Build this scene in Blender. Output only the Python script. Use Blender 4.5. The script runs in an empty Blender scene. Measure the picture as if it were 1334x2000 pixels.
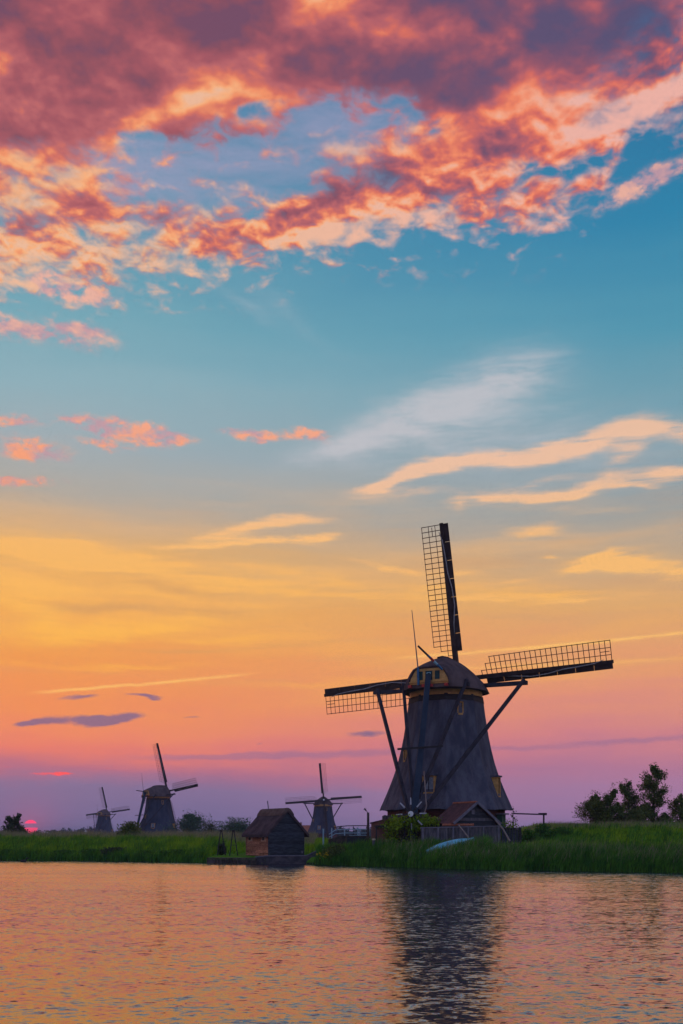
import bpy, math, random
import numpy as np
from mathutils import Vector, Matrix

# ------------------------------------------------------------------ camera
SC = bpy.context.scene
COL = SC.collection
F, CX, HY, CAMH = 2000.0, 667.0, 1630.0, 2.6      # focal length, axis column, horizon row (photo pixels), eye height above the water

cam_d = bpy.data.cameras.new('camera')
cam = bpy.data.objects.new('camera', cam_d)
COL.objects.link(cam)
cam.location = (0, 0, CAMH)
cam.rotation_euler = (math.radians(90), 0, 0)
cam_d.sensor_fit = 'VERTICAL'
cam_d.sensor_height = 36.0
cam_d.lens = 36.0 * F / 2000.0
cam_d.shift_y = (HY - 1000.0) / 2000.0
cam_d.clip_end = 20000
cam_d.clip_start = 0.2
SC.camera = cam
SC.view_settings.view_transform = 'Standard'
SC.view_settings.look = 'None'
SC.view_settings.exposure = 0
SC.view_settings.gamma = 1
SC.cycles.use_denoising = True
SC.cycles.use_adaptive_sampling = True
SC.cycles.adaptive_threshold = 0.015
SC.cycles.adaptive_min_samples = 5
SC.cycles.max_bounces = 6
SC.cycles.volume_bounces = 0
SC.cycles.sample_clamp_indirect = 4

R = math.radians
def lin(c):
    return tuple((v / 12.92 if v <= 0.04045 else ((v + 0.055) / 1.055) ** 2.4) for v in [k / 255.0 for k in c[:3]])

# ------------------------------------------------------------------ node helpers
class S:
    """wraps a node socket so that arithmetic writes Math nodes"""
    def __init__(s, t, o): s.t, s.o = t, o
    def m(s, op, *a):
        n = s.t.nodes.new('ShaderNodeMath'); n.operation = op
        for i, v in enumerate((s,) + a):
            if isinstance(v, S): s.t.links.new(v.o, n.inputs[i])
            else: n.inputs[i].default_value = v
        return S(s.t, n.outputs[0])
    def __add__(s, v): return s.m('ADD', v)
    def __radd__(s, v): return s.m('ADD', v)
    def __sub__(s, v): return s.m('SUBTRACT', v)
    def __rsub__(s, v): return (s * -1.0).m('ADD', v)
    def __mul__(s, v): return s.m('MULTIPLY', v)
    def __rmul__(s, v): return s.m('MULTIPLY', v)
    def __truediv__(s, v): return s.m('DIVIDE', v)
    def clamp(s):
        r = s.m('ADD', 0.0); r.o.node.use_clamp = True; return r
    def smooth(s, lo, hi, a=0.0, b=1.0):
        n = s.t.nodes.new('ShaderNodeMapRange'); n.interpolation_type = 'SMOOTHSTEP'
        s.t.links.new(s.o, n.inputs[0])
        for i, v in ((1, lo), (2, hi), (3, a), (4, b)):
            if isinstance(v, S): s.t.links.new(v.o, n.inputs[i])
            else: n.inputs[i].default_value = v
        return S(s.t, n.outputs[0])

def lk(t, v, sock):
    if isinstance(v, S): t.links.new(v.o, sock)
    else: sock.default_value = v
def vec(t, x, y, z):
    n = t.nodes.new('ShaderNodeCombineXYZ')
    for i, v in enumerate((x, y, z)): lk(t, v, n.inputs[i])
    return S(t, n.outputs[0])
def sep(v):
    n = v.t.nodes.new('ShaderNodeSeparateXYZ'); v.t.links.new(v.o, n.inputs[0])
    return [S(v.t, o) for o in n.outputs]
def mapping(v, loc=(0, 0, 0), rot=(0, 0, 0), scale=(1, 1, 1), kind='POINT'):
    n = v.t.nodes.new('ShaderNodeMapping'); n.vector_type = kind
    v.t.links.new(v.o, n.inputs[0])
    n.inputs['Location'].default_value = loc; n.inputs['Rotation'].default_value = rot; n.inputs['Scale'].default_value = scale
    return S(v.t, n.outputs[0])
def noise(v, scale, detail=4, rough=0.5, dist=0.0, color=False):
    n = v.t.nodes.new('ShaderNodeTexNoise'); v.t.links.new(v.o, n.inputs['Vector'])
    n.inputs['Scale'].default_value = scale; n.inputs['Detail'].default_value = detail
    n.inputs['Roughness'].default_value = rough; n.inputs['Distortion'].default_value = dist
    return S(v.t, n.outputs[1 if color else 0])
def ramp(v, stops, interp='LINEAR', srgb=True):
    n = v.t.nodes.new('ShaderNodeValToRGB'); v.t.links.new(v.o, n.inputs[0])
    cr = n.color_ramp; cr.interpolation = interp
    while len(cr.elements) < len(stops): cr.elements.new(0.5)
    for e, (p, c) in zip(cr.elements, stops):
        e.position = p
        if isinstance(c, (int, float)): c = (c, c, c)
        elif srgb: c = lin(c)
        e.color = (*c, 1)
    return S(v.t, n.outputs[0])
def mix(f, a, b, blend='MIX'):
    t = (f if isinstance(f, S) else a if isinstance(a, S) else b).t
    n = t.nodes.new('ShaderNodeMix'); n.data_type = 'RGBA'; n.blend_type = blend
    lk(t, f, n.inputs[0])
    for v, i in ((a, 6), (b, 7)):
        if isinstance(v, S): t.links.new(v.o, n.inputs[i])
        else: n.inputs[i].default_value = (*v, 1)
    return S(t, n.outputs[2])

# ------------------------------------------------------------------ sky
SUN_AZ, SUN_EL = math.atan((60 - CX) / F), (HY - 1615) / F
world = bpy.data.worlds.new('World'); SC.world = world; world.use_nodes = True
W = world.node_tree; W.nodes.clear()

def build_sky():
    tc = W.nodes.new('ShaderNodeTexCoord')
    d = S(W, tc.outputs['Generated'])
    x, y, z = sep(d)
    hor = (x * x + y * y).m('SQRT').m('MAXIMUM', 1e-4)
    az = x.m('ARCTAN2', y)
    t = z / hor                                    # tangent of the elevation
    # angular coordinates: 2000 units to the radian, v grows downwards from the horizon row
    U = az * 2000.0 + CX
    V = HY - t * 2000.0
    uvv = vec(W, U, V, 0.0)
    def uv(px, py):
        a = math.atan((px - CX) / F)
        return CX + F * a, HY - (HY - py) * math.cos(a)
    # slow warps so that nothing keeps a ruled edge
    wn = noise(mapping(d, scale=(1, 1, 2.2)), 9.0, 4, 0.55, color=True)
    w1, w2, w3 = sep(wn)
    uvw = vec(W, U + (w1 - 0.5) * 150.0, V + (w2 - 0.5) * 90.0, 0.0)
    wf = noise(mapping(d, scale=(1, 1, 2.0)), 34.0, 4, 0.6, color=True)
    f1, f2, f3 = sep(wf)
    uvf = vec(W, U + (w1 - 0.5) * 60.0 + (f1 - 0.5) * 60.0, V + (w2 - 0.5) * 40.0 + (f2 - 0.5) * 44.0, 0.0)
    uvl = vec(W, U + (w1 - 0.5) * 30.0 + (f1 - 0.5) * 34.0, V + (f2 - 0.5) * 17.0, 0.0)

    chain = [None]                                  # each soft patch waits for the one before it (keeps the shader's stack short)
    def after(v):
        if chain[0] is None: return v
        pv = vec(W, chain[0], 0.0, 0.0)
        n = W.nodes.new('ShaderNodeVectorMath'); n.operation = 'MULTIPLY_ADD'
        W.links.new(pv.o, n.inputs[0]); n.inputs[1].default_value = (1e-7, 0, 0); W.links.new(v.o, n.inputs[2])
        return S(W, n.outputs[0])
    def blob(px, py, ln, wd, ang=0.0, amp=1.0, base=uvw):
        u0, v0 = uv(px, py)
        mp = mapping(after(base), (u0, v0, 0), (0, 0, R(ang)), (ln, wd, 1), 'TEXTURE')
        n = W.nodes.new('ShaderNodeVectorMath'); n.operation = 'DOT_PRODUCT'
        W.links.new(mp.o, n.inputs[0]); W.links.new(mp.o, n.inputs[1])
        chain[0] = (S(W, n.outputs['Value']) * -1.0).m('EXPONENT') * amp
        return chain[0]
    # combed warp: long fibres instead of puffs
    comb = noise(mapping(d, rot=(0, R(9), 0), scale=(1, 1, 7)), 7.0, 5, 0.6, 0.2)
    comb2 = noise(mapping(d, loc=(1.7, .4, 0), rot=(0, R(6), 0), scale=(1, 1, 11)), 11.0, 5, 0.62, 0.25)
    uvc = vec(W, U + (w1 - 0.5) * 110.0 + (f1 - 0.5) * 30.0, V + (w2 - 0.5) * 50.0 + (comb - 0.5) * 40.0 + (f2 - 0.5) * 9.0, 0.0)
    def blobs(lst, base=uvw):
        s = None
        for b in lst:
            g = blob(*b, base=base); s = g if s is None else s + g
        return s

    # --- clear-air gradient: three rows of stops (towards the sun, away to its side, opposite), blended by bearing
    streak = noise(mapping(d, rot=(0, R(3), 0), scale=(1, 1, 9)), 3.2, 6, 0.58)
    streak2 = noise(mapping(d, rot=(0, R(-5), R(20)), scale=(1, 1, 13)), 5.0, 6, 0.6)
    tt = t + (streak - 0.5) * 0.05 + (w3 - 0.5) * 0.03
    g = tt * (1 / 0.9)
    def yy(py): return max(0.0, (HY - py) / F / 0.9)
    sunside = ramp(g, [(yy(1640), (108, 104, 146)), (yy(1545), (128, 112, 152)), (yy(1505), (178, 106, 132)), (yy(1465), (228, 120, 108)), (yy(1430), (236, 134, 98)),
                       (yy(1390), (238, 140, 88)), (yy(1310), (238, 152, 80)), (yy(1200), (238, 166, 84)), (yy(1090), (228, 172, 104)),
                       (yy(990), (176, 168, 158)), (yy(900), (160, 172, 178)), (yy(770), (142, 175, 186)), (yy(640), (118, 167, 182)), (yy(500), (98, 154, 176)), (yy(0), (84, 128, 172))])
    side = ramp(g, [(yy(1640), (150, 122, 168)), (yy(1560), (168, 122, 160)), (yy(1500), (178, 120, 150)), (yy(1440), (204, 128, 138)),
                    (yy(1370), (222, 144, 122)), (yy(1290), (226, 156, 112)), (yy(1200), (218, 166, 112)), (yy(1110), (188, 164, 138)),
                    (yy(1030), (150, 158, 160)), (yy(930), (134, 158, 170)), (yy(800), (108, 156, 174)), (yy(680), (78, 148, 174)), (yy(480), (40, 128, 168)), (yy(0), (36, 98, 146))])
    opp = ramp(g, [(0.0, (130, 134, 184)), (0.1, (162, 146, 190)), (0.25, (176, 164, 200)), (0.45, (156, 174, 212)), (1.0, (112, 150, 206))])  # unseen sky behind the camera, raised above real dusk to brighten the foreground
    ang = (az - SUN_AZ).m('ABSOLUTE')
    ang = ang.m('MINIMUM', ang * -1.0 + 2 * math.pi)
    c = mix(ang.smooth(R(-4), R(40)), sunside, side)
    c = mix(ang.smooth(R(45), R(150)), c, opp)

    # --- broad warm veils and streaks low in the sky
    veil = streak.smooth(0.42, 0.72) * (t.smooth(0.10, 0.17)) * t.smooth(0.38, 0.27)
    c = mix(veil * 0.55, c, mix(t.smooth(0.14, 0.33), lin((246, 172, 82)), lin((240, 184, 120))))
    dk = streak2.smooth(0.52, 0.72) * t.smooth(0.12, 0.2) * t.smooth(0.36, 0.25)
    c = mix(dk * 0.4, c, lin((206, 158, 116)))
    yl = blobs([(80, 1150, 190, 46, 4, .9), (120, 1075, 230, 26, 6, .8), (330, 1120, 260, 24, 8, .75), (120, 1235, 220, 20, -6, .8), (260, 1225, 190, 14, -7, .7),
                (90, 1210, 40, 14, -12, .8), (480, 1245, 120, 7, 0, .9), (640, 1160, 260, 22, 6, .6), (860, 1140, 200, 16, 5, .5), (1040, 1165, 220, 18, 2, .6), (200, 1300, 260, 8, -1, .5),
                (620, 1335, 200, 7, -2, .4), (60, 1060, 120, 16, -8, .8), (300, 1090, 150, 10, 10, .7), (560, 1120, 180, 10, 9, .6), (30, 1185, 90, 12, 6, .7), (400, 1175, 160, 8, 6, .6), (150, 1110, 140, 10, 12, .6)], base=uvc)
    c = mix((yl * (comb2 * 3.2 - 0.75)).smooth(0.0, 1.15) * 0.85, c, mix(t.smooth(0.14, 0.30), lin((252, 182, 74)), lin((248, 185, 106))))
    dv = blobs([(210, 1190, 120, 11, -2, 1), (420, 1200, 90, 8, 0, .7), (360, 1150, 130, 10, 5, .6), (560, 1260, 160, 8, -2, .5), (330, 1265, 150, 8, 1, .5)], base=uvc)
    c = mix(dv.smooth(0.1, 1.0) * 0.6, c, lin((208, 152, 100)))

    # --- pale smear and lit cirrus on the right
    fib = noise(mapping(d, rot=(0, R(16), 0), scale=(1, 1, 5)), 16.0, 5, 0.62, 0.3)
    sm = blobs([(790, 822, 170, 44, -20, .8), (930, 775, 150, 66, -16, .85), (1010, 740, 80, 40, -10, .45), (690, 862, 120, 24, -12, .6), (960, 860, 260, 60, -6, .5), (1180, 900, 220, 60, -8, .35), (560, 620, 110, 20, 32, .3), (470, 600, 80, 14, 30, .3)])
    c = mix((sm * (fib * 2.4 - 0.3)).smooth(-0.1, 1.5) * 0.85, c, lin((196, 194, 200)))
    fib2 = noise(mapping(d, rot=(0, R(10), 0), scale=(1, 1, 3.2)), 26.0, 5, 0.6, 0.4)
    ci = blobs([(735, 952, 50, 12, -16, .9), (800, 928, 75, 13, -17, 1.05), (880, 908, 80, 14, -9, 1.1), (960, 900, 90, 14, -1, 1.1), (1050, 894, 80, 14, -6, 1.1), (1130, 874, 70, 18, -14, 1.1), (1205, 852, 60, 20, -18, 1.1),
                (1225, 885, 40, 20, -40, .8), (1290, 842, 70, 17, 10, 1.1), (1340, 856, 50, 14, 14, .9), (1318, 922, 60, 14, 8, 1.1), (925, 975, 70, 11, -4, .95), (880, 985, 20, 15, 40, .6), (1010, 972, 80, 11, 4, 1.0), (1085, 975, 60, 11, -2, 1.1), (1150, 960, 50, 12, -16, 1.1),
                (1225, 938, 50, 13, -4, 1.05), (1255, 945, 30, 8, 8, .7), (1060, 945, 120, 8, -4, .5), (790, 965, 90, 8, -4, .5), (1050, 1032, 55, 11, 2, .8), (1130, 1000, 60, 6, 0, .35),
                (400, 1064, 120, 6, -3, .9), (500, 1058, 110, 8, 1, .95), (590, 1052, 70, 8, -9, 1.0), (640, 1040, 26, 6, -18, .8), (520, 1026, 80, 11, -9, .95), (590, 1014, 60, 12, -8, 1.05), (450, 1042, 70, 7, -10, .6),
                (740, 1100, 70, 8, 8, .85), (800, 1112, 50, 8, 10, .6), (1150, 1100, 60, 10, -10, .8), (1220, 1090, 70, 18, 0, 1.2), (1300, 1108, 70, 18, 10, 1.2), (1180, 1080, 50, 8, -8, .7), (1074, 1082, 24, 6, 2, .8), (890, 1115, 60, 10, 6, .6), (985, 1142, 60, 8, -4, .7), (960, 1170, 140, 8, 2, .6), (1180, 1172, 150, 8, -3, .55)], base=uvc)
    cim = (ci * (comb2 * 2.4 - 0.5 + fib2 * 0.9 - 0.35)).smooth(0.03, 1.05)
    c = mix(cim * 0.84, c, mix(t.smooth(0.26, 0.36), lin((253, 190, 112)), lin((246, 194, 158))))

    # --- small lit puffs in the left half
    lump = noise(mapping(d, scale=(1, 1, 1.7)), 30.0, 5, 0.56, 0.2)
    lump2 = noise(mapping(d, loc=(0, 0, 0.022), scale=(1, 1, 1.7)), 30.0, 5, 0.56, 0.2)
    lumf = noise(mapping(d, scale=(1, 1, 1.9)), 85.0, 4, 0.58, 0.2)
    pf = blobs([(20, 818, 48, 11, 0, .95), (50, 876, 58, 18, 4, 1.15), (0, 940, 30, 9, 0, .9), (70, 938, 60, 9, -4, .8), (180, 832, 60, 13, 6, 1.0), (265, 838, 80, 16, 8, 1.05), (200, 865, 40, 8, 0, .8),
                (320, 850, 40, 9, 6, .8), (600, 845, 50, 13, 2, .95), (505, 852, 34, 8, 0, .85), (455, 845, 30, 7, 0, .5), (60, 650, 110, 18, 4, .95), (150, 640, 50, 14, 12, .8), (120, 560, 50, 22, 4, 1.05), (165, 575, 50, 14, 4, .8),
                (1260, 360, 90, 20, -16, .95), (1290, 335, 50, 14, -20, .8)], base=uvf)
    pfm = ((pf * 1.35).m('MINIMUM', 1.0) * (lump * 2.2 + lumf * 3.0 - 1.75)).smooth(0.05, 1.0)
    pcol = mix(((lump - lump2) * 5.0 + 0.5 + (lumf - 0.5) * 1.2).clamp(), lin((196, 152, 162)), mix(t.smooth(0.33, 0.5), lin((253, 158, 112)), lin((242, 178, 156))))
    c = mix(pfm * 0.88, c, pcol)

    # --- low grey-violet clouds over the horizon
    lo = blobs([(225, 1403, 50, 9, -8, 1.2), (185, 1408, 36, 12, 0, 1.2), (100, 1407, 42, 10, -5, 1.1), (45, 1413, 22, 5, -8, .9), (155, 1362, 50, 5, -4, .8), (280, 1358, 40, 4, 0, .7), (300, 1364, 14, 4, 0, .6), (375, 1402, 20, 3, 0, .6),
                (715, 1435, 46, 7, -3, .5), (740, 1432, 60, 6, 0, .4), (510, 1453, 10, 3, 0, .5)], base=uvl)
    c = mix((lo * (lump * 2.0 - 0.05)).smooth(0.22, 0.9) * 0.85, c, lin((112, 98, 138)))
    bnd = blobs([(620, 1474, 330, 9, -1.5, 1.0), (420, 1478, 120, 6, -1, .6), (1240, 1446, 180, 7, -2, .9), (1020, 1462, 120, 5, 0, .4), (1050, 1502, 120, 6, 0, .45)], base=uvl)
    c = mix(bnd.smooth(0.15, 1.1) * 0.55, c, lin((140, 108, 148)))
    bank = (V - 1512.0 + (f2 - 0.5) * 26.0 + (w1 - 0.5) * 40.0).smooth(-10.0, 26.0) * (ang.smooth(R(24), R(8)))
    c = mix(bank * 0.45, c, lin((112, 106, 150)))
    rim = blobs([(90, 1513, 40, 4, -2, 1), (125, 1510, 24, 3, 0, .9), (20, 1499, 30, 3, 0, .6), (210, 1502, 16, 3, -6, .7), (230, 1497, 9, 2.5, 0, .5), (510, 1451, 7, 2.5, 0, .5)], base=uvl)
    c = mix((rim * (f3 * 2.6 - 0.4)).smooth(0.4, 1.2), c, lin((255, 86, 96)))

    # --- two vapour trails
    u0, v0 = uv(1334, 1233); u1, v1 = uv(800, 1284)
    for (a, b, wd, am, ends) in ((uv(790, 1284), uv(1400, 1228), 3.2, .75, 60), (uv(85, 1352), uv(480, 1317), 2.8, .75, 40), (uv(850, 1306), uv(1334, 1286), 3.0, .3, 60)):
        sl = (b[1] - a[1]) / (b[0] - a[0])
        dd = (V - a[1] - (U - a[0]) * sl + (f2 - 0.5) * 8.0) * (1 / wd)
        mk = (dd * dd * -1.0).m('EXPONENT') * U.smooth(a[0] - ends, a[0] + ends) * U.smooth(b[0] + ends, b[0] - ends) * (fib2 * 1.4 + 0.1).clamp()
        c = mix(mk * am, c, lin((255, 198, 112)))

    # --- the sun's disc, low and red, cut by a bar of cloud
    sd = ((U - uv(60, 1615)[0]) * (U - uv(60, 1615)[0]) + (V - 1615.5) * (V - 1615.5)).m('SQRT')
    disc = sd.smooth(13.4, 12.0)
    c = mix((sd * (-1 / 34.0)).m('EXPONENT') * 0.40, c, lin((226, 96, 120)))
    gap = ((V - 1613.0 + (f1 - 0.5) * 3.0) * 0.2)
    gap = (gap * gap * -1.0).m('EXPONENT').smooth(0.3, 0.7)
    c = mix(disc * (gap * -1.0 + 1.0), c, mix((V - 1615.0).smooth(-14.0, 12.0), (1.5, 0.06, 0.20), (1.7, 0.05, 0.16)))

    # --- high bank of broken altocumulus, lit from below
    pz = z.m('MAXIMUM', 0.0) + 0.12
    pl = vec(W, x / pz, y / pz, 0.0)
    pr = mapping(pl, rot=(0, 0, R(-26)), scale=(0.62, 1.25, 1))       # cloud rows run along the bank
    q1 = noise(pr, 6.0, 6, 0.55, 0.25)
    q3 = noise(mapping(pl, loc=(5.0, 2.0, 0)), 8.0, 4, 0.55, 0.2)
    q3b = noise(mapping(pl, loc=(5.010, 1.945, 0)), 8.0, 4, 0.55, 0.2)     # same field, a step nearer the sun
    q2 = noise(mapping(pl, loc=(3.1, 1.7, 0)), 27.0, 3.5, 0.52, 0.3)
    q2b = noise(mapping(pl, loc=(3.1025, 1.688, 0)), 27.0, 3.5, 0.52, 0.3)
    edge_pts = [(-150, 612), (0, 582), (150, 592), (300, 588), (420, 564), (600, 528), (800, 496), (1000, 494), (1090, 468), (1160, 420), (1220, 336), (1334, 262), (1500, 210)]
    lo_u, hi_u = uv(-150, 0)[0], uv(1500, 0)[0]
    ed = ramp((U - lo_u) * (1 / (hi_u - lo_u)), [((uv(p, q)[0] - lo_u) / (hi_u - lo_u), uv(p, q)[1] / 1000.0) for p, q in edge_pts], 'B_SPLINE')
    edv = S(W, ed.o) * 1000.0
    dep = (edv - V) * (1 / 500.0)                       # 0 at the lower fringe, 1 deep inside
    gaps = blobs([(450, 310, 150, 48, -10, .42), (260, 300, 90, 66, -30, .36), (350, 370, 120, 34, -8, .30), (560, 350, 100, 30, -10, .34), (640, 225, 160, 54, -8, .46), (790, 225, 90, 50, 10, .42), (430, 240, 90, 30, -20, .2), (1105, 338, 62, 24, -6, .40),
                  (1230, 280, 60, 22, -30, .3), (500, 400, 110, 18, -12, .25), (60, 340, 60, 20, -6, .25), (520, 215, 70, 24, -20, .2), (240, 470, 60, 26, 0, .12), (40, 620, 60, 20, 0, .3)])
    addc = blobs([(60, 470, 120, 60, 0, .12), (170, 400, 70, 34, 10, .3), (700, 380, 170, 44, -14, .22), (960, 300, 200, 60, 8, .25), (430, 190, 150, 40, -22, .25), (150, 180, 250, 120, 0, .25), (900, 100, 380, 110, 0, .25), (620, 420, 200, 40, -10, .2)])
    lits = blobs([(330, 222, 90, 24, -25, .9), (430, 178, 80, 30, -22, 1), (980, 235, 170, 34, 8, .9), (1240, 215, 130, 34, -18, 1), (880, 330, 70, 20, 0, .8), (560, 92, 40, 14, -10, 1), (60, 480, 120, 34, -4, .7),
                  (740, 84, 24, 14, 0, .7), (1010, 128, 24, 10, 0, .6), (200, 450, 120, 22, -4, .5), (50, 175, 80, 60, 20, .9), (215, 150, 60, 30, -20, .55), (130, 215, 60, 30, 30, .5), (1290, 170, 80, 20, -18, .7), (510, 185, 34, 10, -8, .8), (330, 110, 60, 24, -30, .4), (1080, 300, 60, 34, 30, .5), (560, 450, 200, 26, -12, .6), (820, 400, 160, 40, -8, .55)])
    darks = blobs([(170, 395, 60, 30, 8, 1), (70, 420, 60, 26, 0, .8), (80, 275, 90, 36, 0, .6), (640, 388, 130, 18, -17, .9), (760, 335, 70, 24, -10, .6), (250, 120, 130, 60, 0, .5), (900, 130, 190, 60, -8, .7), (1120, 80, 300, 80, 4, 1.15), (300, 60, 160, 30, -6, .4), (600, 310, 40, 20, 0, .7), (470, 290, 60, 10, 0, .4)])
    cov = dep.smooth(-0.06, 0.17) * 0.44 - 0.05 + dep.smooth(0.25, 0.9) * 0.30 - gaps * 1.0 + (addc + lits * 0.16) * dep.smooth(-0.05, 0.15)
    den = cov + (q1 - 0.5) * 0.85 + (q2 - 0.5) * (dep.smooth(0.5, 0.0) * 0.9 + 0.8 + gaps * 2.0)
    alpha = den.smooth(0.04, 0.62) * dep.smooth(-0.16, 0.02) * y.smooth(-0.25, 0.30)      # the bank ends overhead, the east is clear
    thick = den.smooth(0.25, 1.1)
    lit = (q3 - q3b) * 1.7 + (q2 - q2b) * (dep.smooth(0.7, 0.05) * 1.3 + 0.55)
    shade = dep * 0.43 + thick * 0.16 - lit * 1.0 - lits * 0.24 + darks * 0.28 + 0.14 + (w3 - 0.5) * 0.7
    warm = ramp(shade.clamp(), [(0.0, (240, 186, 152)), (0.14, (250, 176, 122)), (0.27, (244, 148, 100)), (0.40, (218, 114, 94)), (0.52, (188, 100, 102)),
                                (0.66, (168, 86, 94)), (0.84, (144, 78, 90)), (1.0, (120, 74, 96))])
    cool = ramp(shade.clamp(), [(0.0, (240, 178, 164)), (0.14, (246, 162, 134)), (0.27, (244, 132, 96)), (0.40, (218, 106, 92)), (0.52, (182, 94, 102)),
                                (0.66, (142, 84, 104)), (0.84, (108, 80, 110)), (1.0, (90, 80, 114))])
    cc = mix(U.smooth(300.0, 1300.0), warm, cool)
    cc = mix(alpha.smooth(0.75, 0.1) * 0.45, cc, lin((188, 158, 178)))       # thin cloud takes on the blue behind it
    haz = blobs([(430, 340, 240, 70, -8, .75), (700, 240, 200, 80, 0, .8), (250, 330, 140, 100, 0, .55), (600, 430, 400, 60, -12, .35)])
    c = mix((haz * (fib * 1.6 + 0.1)).smooth(0.1, 1.0) * 0.62, c, lin((164, 158, 188)))
    c = mix(alpha * 0.95, c, cc)

    sky = W.nodes.new('ShaderNodeTexSky'); sky.sky_type = 'NISHITA'; sky.sun_disc = False
    sky.sun_elevation = max(SUN_EL, R(1.0)); sky.sun_rotation = SUN_AZ
    sky.altitude = 0; sky.dust_density = 3.0
    bgn = W.nodes.new('ShaderNodeBackground'); W.links.new(sky.outputs[0], bgn.inputs[0]); bgn.inputs[1].default_value = 0.004
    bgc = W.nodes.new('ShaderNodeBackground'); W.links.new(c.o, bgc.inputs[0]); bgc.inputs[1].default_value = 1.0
    ad = W.nodes.new('ShaderNodeAddShader'); W.links.new(bgn.outputs[0], ad.inputs[0]); W.links.new(bgc.outputs[0], ad.inputs[1])
    out = W.nodes.new('ShaderNodeOutputWorld'); W.links.new(ad.outputs[0], out.inputs['Surface'])
build_sky()
world.cycles.sampling_method = 'MANUAL'
world.cycles.sample_map_resolution = 512

sun_d = bpy.data.lights.new('sun', 'SUN'); sun_d.energy = 0.5; sun_d.angle = R(0.6); sun_d.color = (1.0, 0.42, 0.28)
sun = bpy.data.objects.new('sun', sun_d); COL.objects.link(sun)
_sd = Vector((math.sin(SUN_AZ) * math.cos(SUN_EL), math.cos(SUN_AZ) * math.cos(SUN_EL), math.sin(SUN_EL)))
sun.rotation_euler = (-_sd).to_track_quat('-Z', 'Y').to_euler()
sun.location = _sd * 50 + Vector((0, 0, 60))

# ------------------------------------------------------------------ materials
def new_mat(name):
    m = bpy.data.materials.new(name); m.use_nodes = True
    t = m.node_tree; t.nodes.clear()
    out = t.nodes.new('ShaderNodeOutputMaterial'); b = t.nodes.new('ShaderNodeBsdfPrincipled')
    t.links.new(b.outputs[0], out.inputs[0])
    return m, t, b
def pmat(name, c1, c2=None, scale=3.0, rough=0.85, stretch=(1, 1, 1), bump=0.0, bscale=None, bstretch=None, spec=0.2, island=0.0, objrand=0.0, metal=0.0, detail=5, contrast=(0.35, 0.65)):
    """surface whose colour drifts between two linear tones, with fine relief"""
    m, t, b = new_mat(name)
    tc = S(t, t.nodes.new('ShaderNodeTexCoord').outputs['Object'])
    c2 = c2 or c1
    f = noise(mapping(tc, scale=stretch), scale, detail, 0.6).smooth(*contrast)
    c = mix(f, c1, c2)
    if island:
        g = t.nodes.new('ShaderNodeNewGeometry')
        v = S(t, g.outputs['Random Per Island']) * (2 * island) + (1 - island)
        cv = vec(t, v, v, v)
        n = t.nodes.new('ShaderNodeMix'); n.data_type = 'RGBA'; n.blend_type = 'MULTIPLY'; n.inputs[0].default_value = 1
        t.links.new(c.o, n.inputs[6]); t.links.new(cv.o, n.inputs[7]); c = S(t, n.outputs[2])
    if objrand:
        oi = S(t, t.nodes.new('ShaderNodeObjectInfo').outputs['Random']) * (2 * objrand) + (1 - objrand)
        n = t.nodes.new('ShaderNodeMix'); n.data_type = 'RGBA'; n.blend_type = 'MULTIPLY'; n.inputs[0].default_value = 1
        t.links.new(c.o, n.inputs[6]); t.links.new(vec(t, oi, oi, oi).o, n.inputs[7]); c = S(t, n.outputs[2])
    t.links.new(c.o, b.inputs['Base Color'])
    b.inputs['Roughness'].default_value = rough; b.inputs['Specular IOR Level'].default_value = spec; b.inputs['Metallic'].default_value = metal
    if bump:
        h = noise(mapping(tc, scale=bstretch or stretch), bscale or scale * 6, 4, 0.65)
        n = t.nodes.new('ShaderNodeBump'); n.inputs['Strength'].default_value = 1.0; n.inputs['Distance'].default_value = bump
        t.links.new(h.o, n.inputs['Height']); t.links.new(n.outputs[0], b.inputs['Normal'])
    return m
def leafmat(name, c1, c2, island=0.45, trans=0.35, rough=0.6):
    m, t, b = new_mat(name)
    g = t.nodes.new('ShaderNodeNewGeometry')
    r = S(t, g.outputs['Random Per Island'])
    pos = S(t, g.outputs['Position'])
    f = (noise(pos, 0.9, 4, 0.65).smooth(0.32, 0.68) * 0.65 + r * 0.35)
    c = mix(f, c1, c2)
    v = (r * 7.31).m('FRACT') * (2 * island) + (1 - island)
    n = t.nodes.new('ShaderNodeMix'); n.data_type = 'RGBA'; n.blend_type = 'MULTIPLY'; n.inputs[0].default_value = 1
    t.links.new(c.o, n.inputs[6]); t.links.new(vec(t, v, v, v).o, n.inputs[7]); c = S(t, n.outputs[2])
    t.links.new(c.o, b.inputs['Base Color']); b.inputs['Roughness'].default_value = rough; b.inputs['Specular IOR Level'].default_value = 0.15
    tr = t.nodes.new('ShaderNodeBsdfTranslucent'); t.links.new(c.o, tr.inputs[0])
    mx = t.nodes.new('ShaderNodeMixShader'); mx.inputs[0].default_value = trans
    t.links.new(b.outputs[0], mx.inputs[1]); t.links.new(tr.outputs[0], mx.inputs[2])
    t.links.new(mx.outputs[0], t.nodes['Material Output'].inputs[0])
    return m
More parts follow.
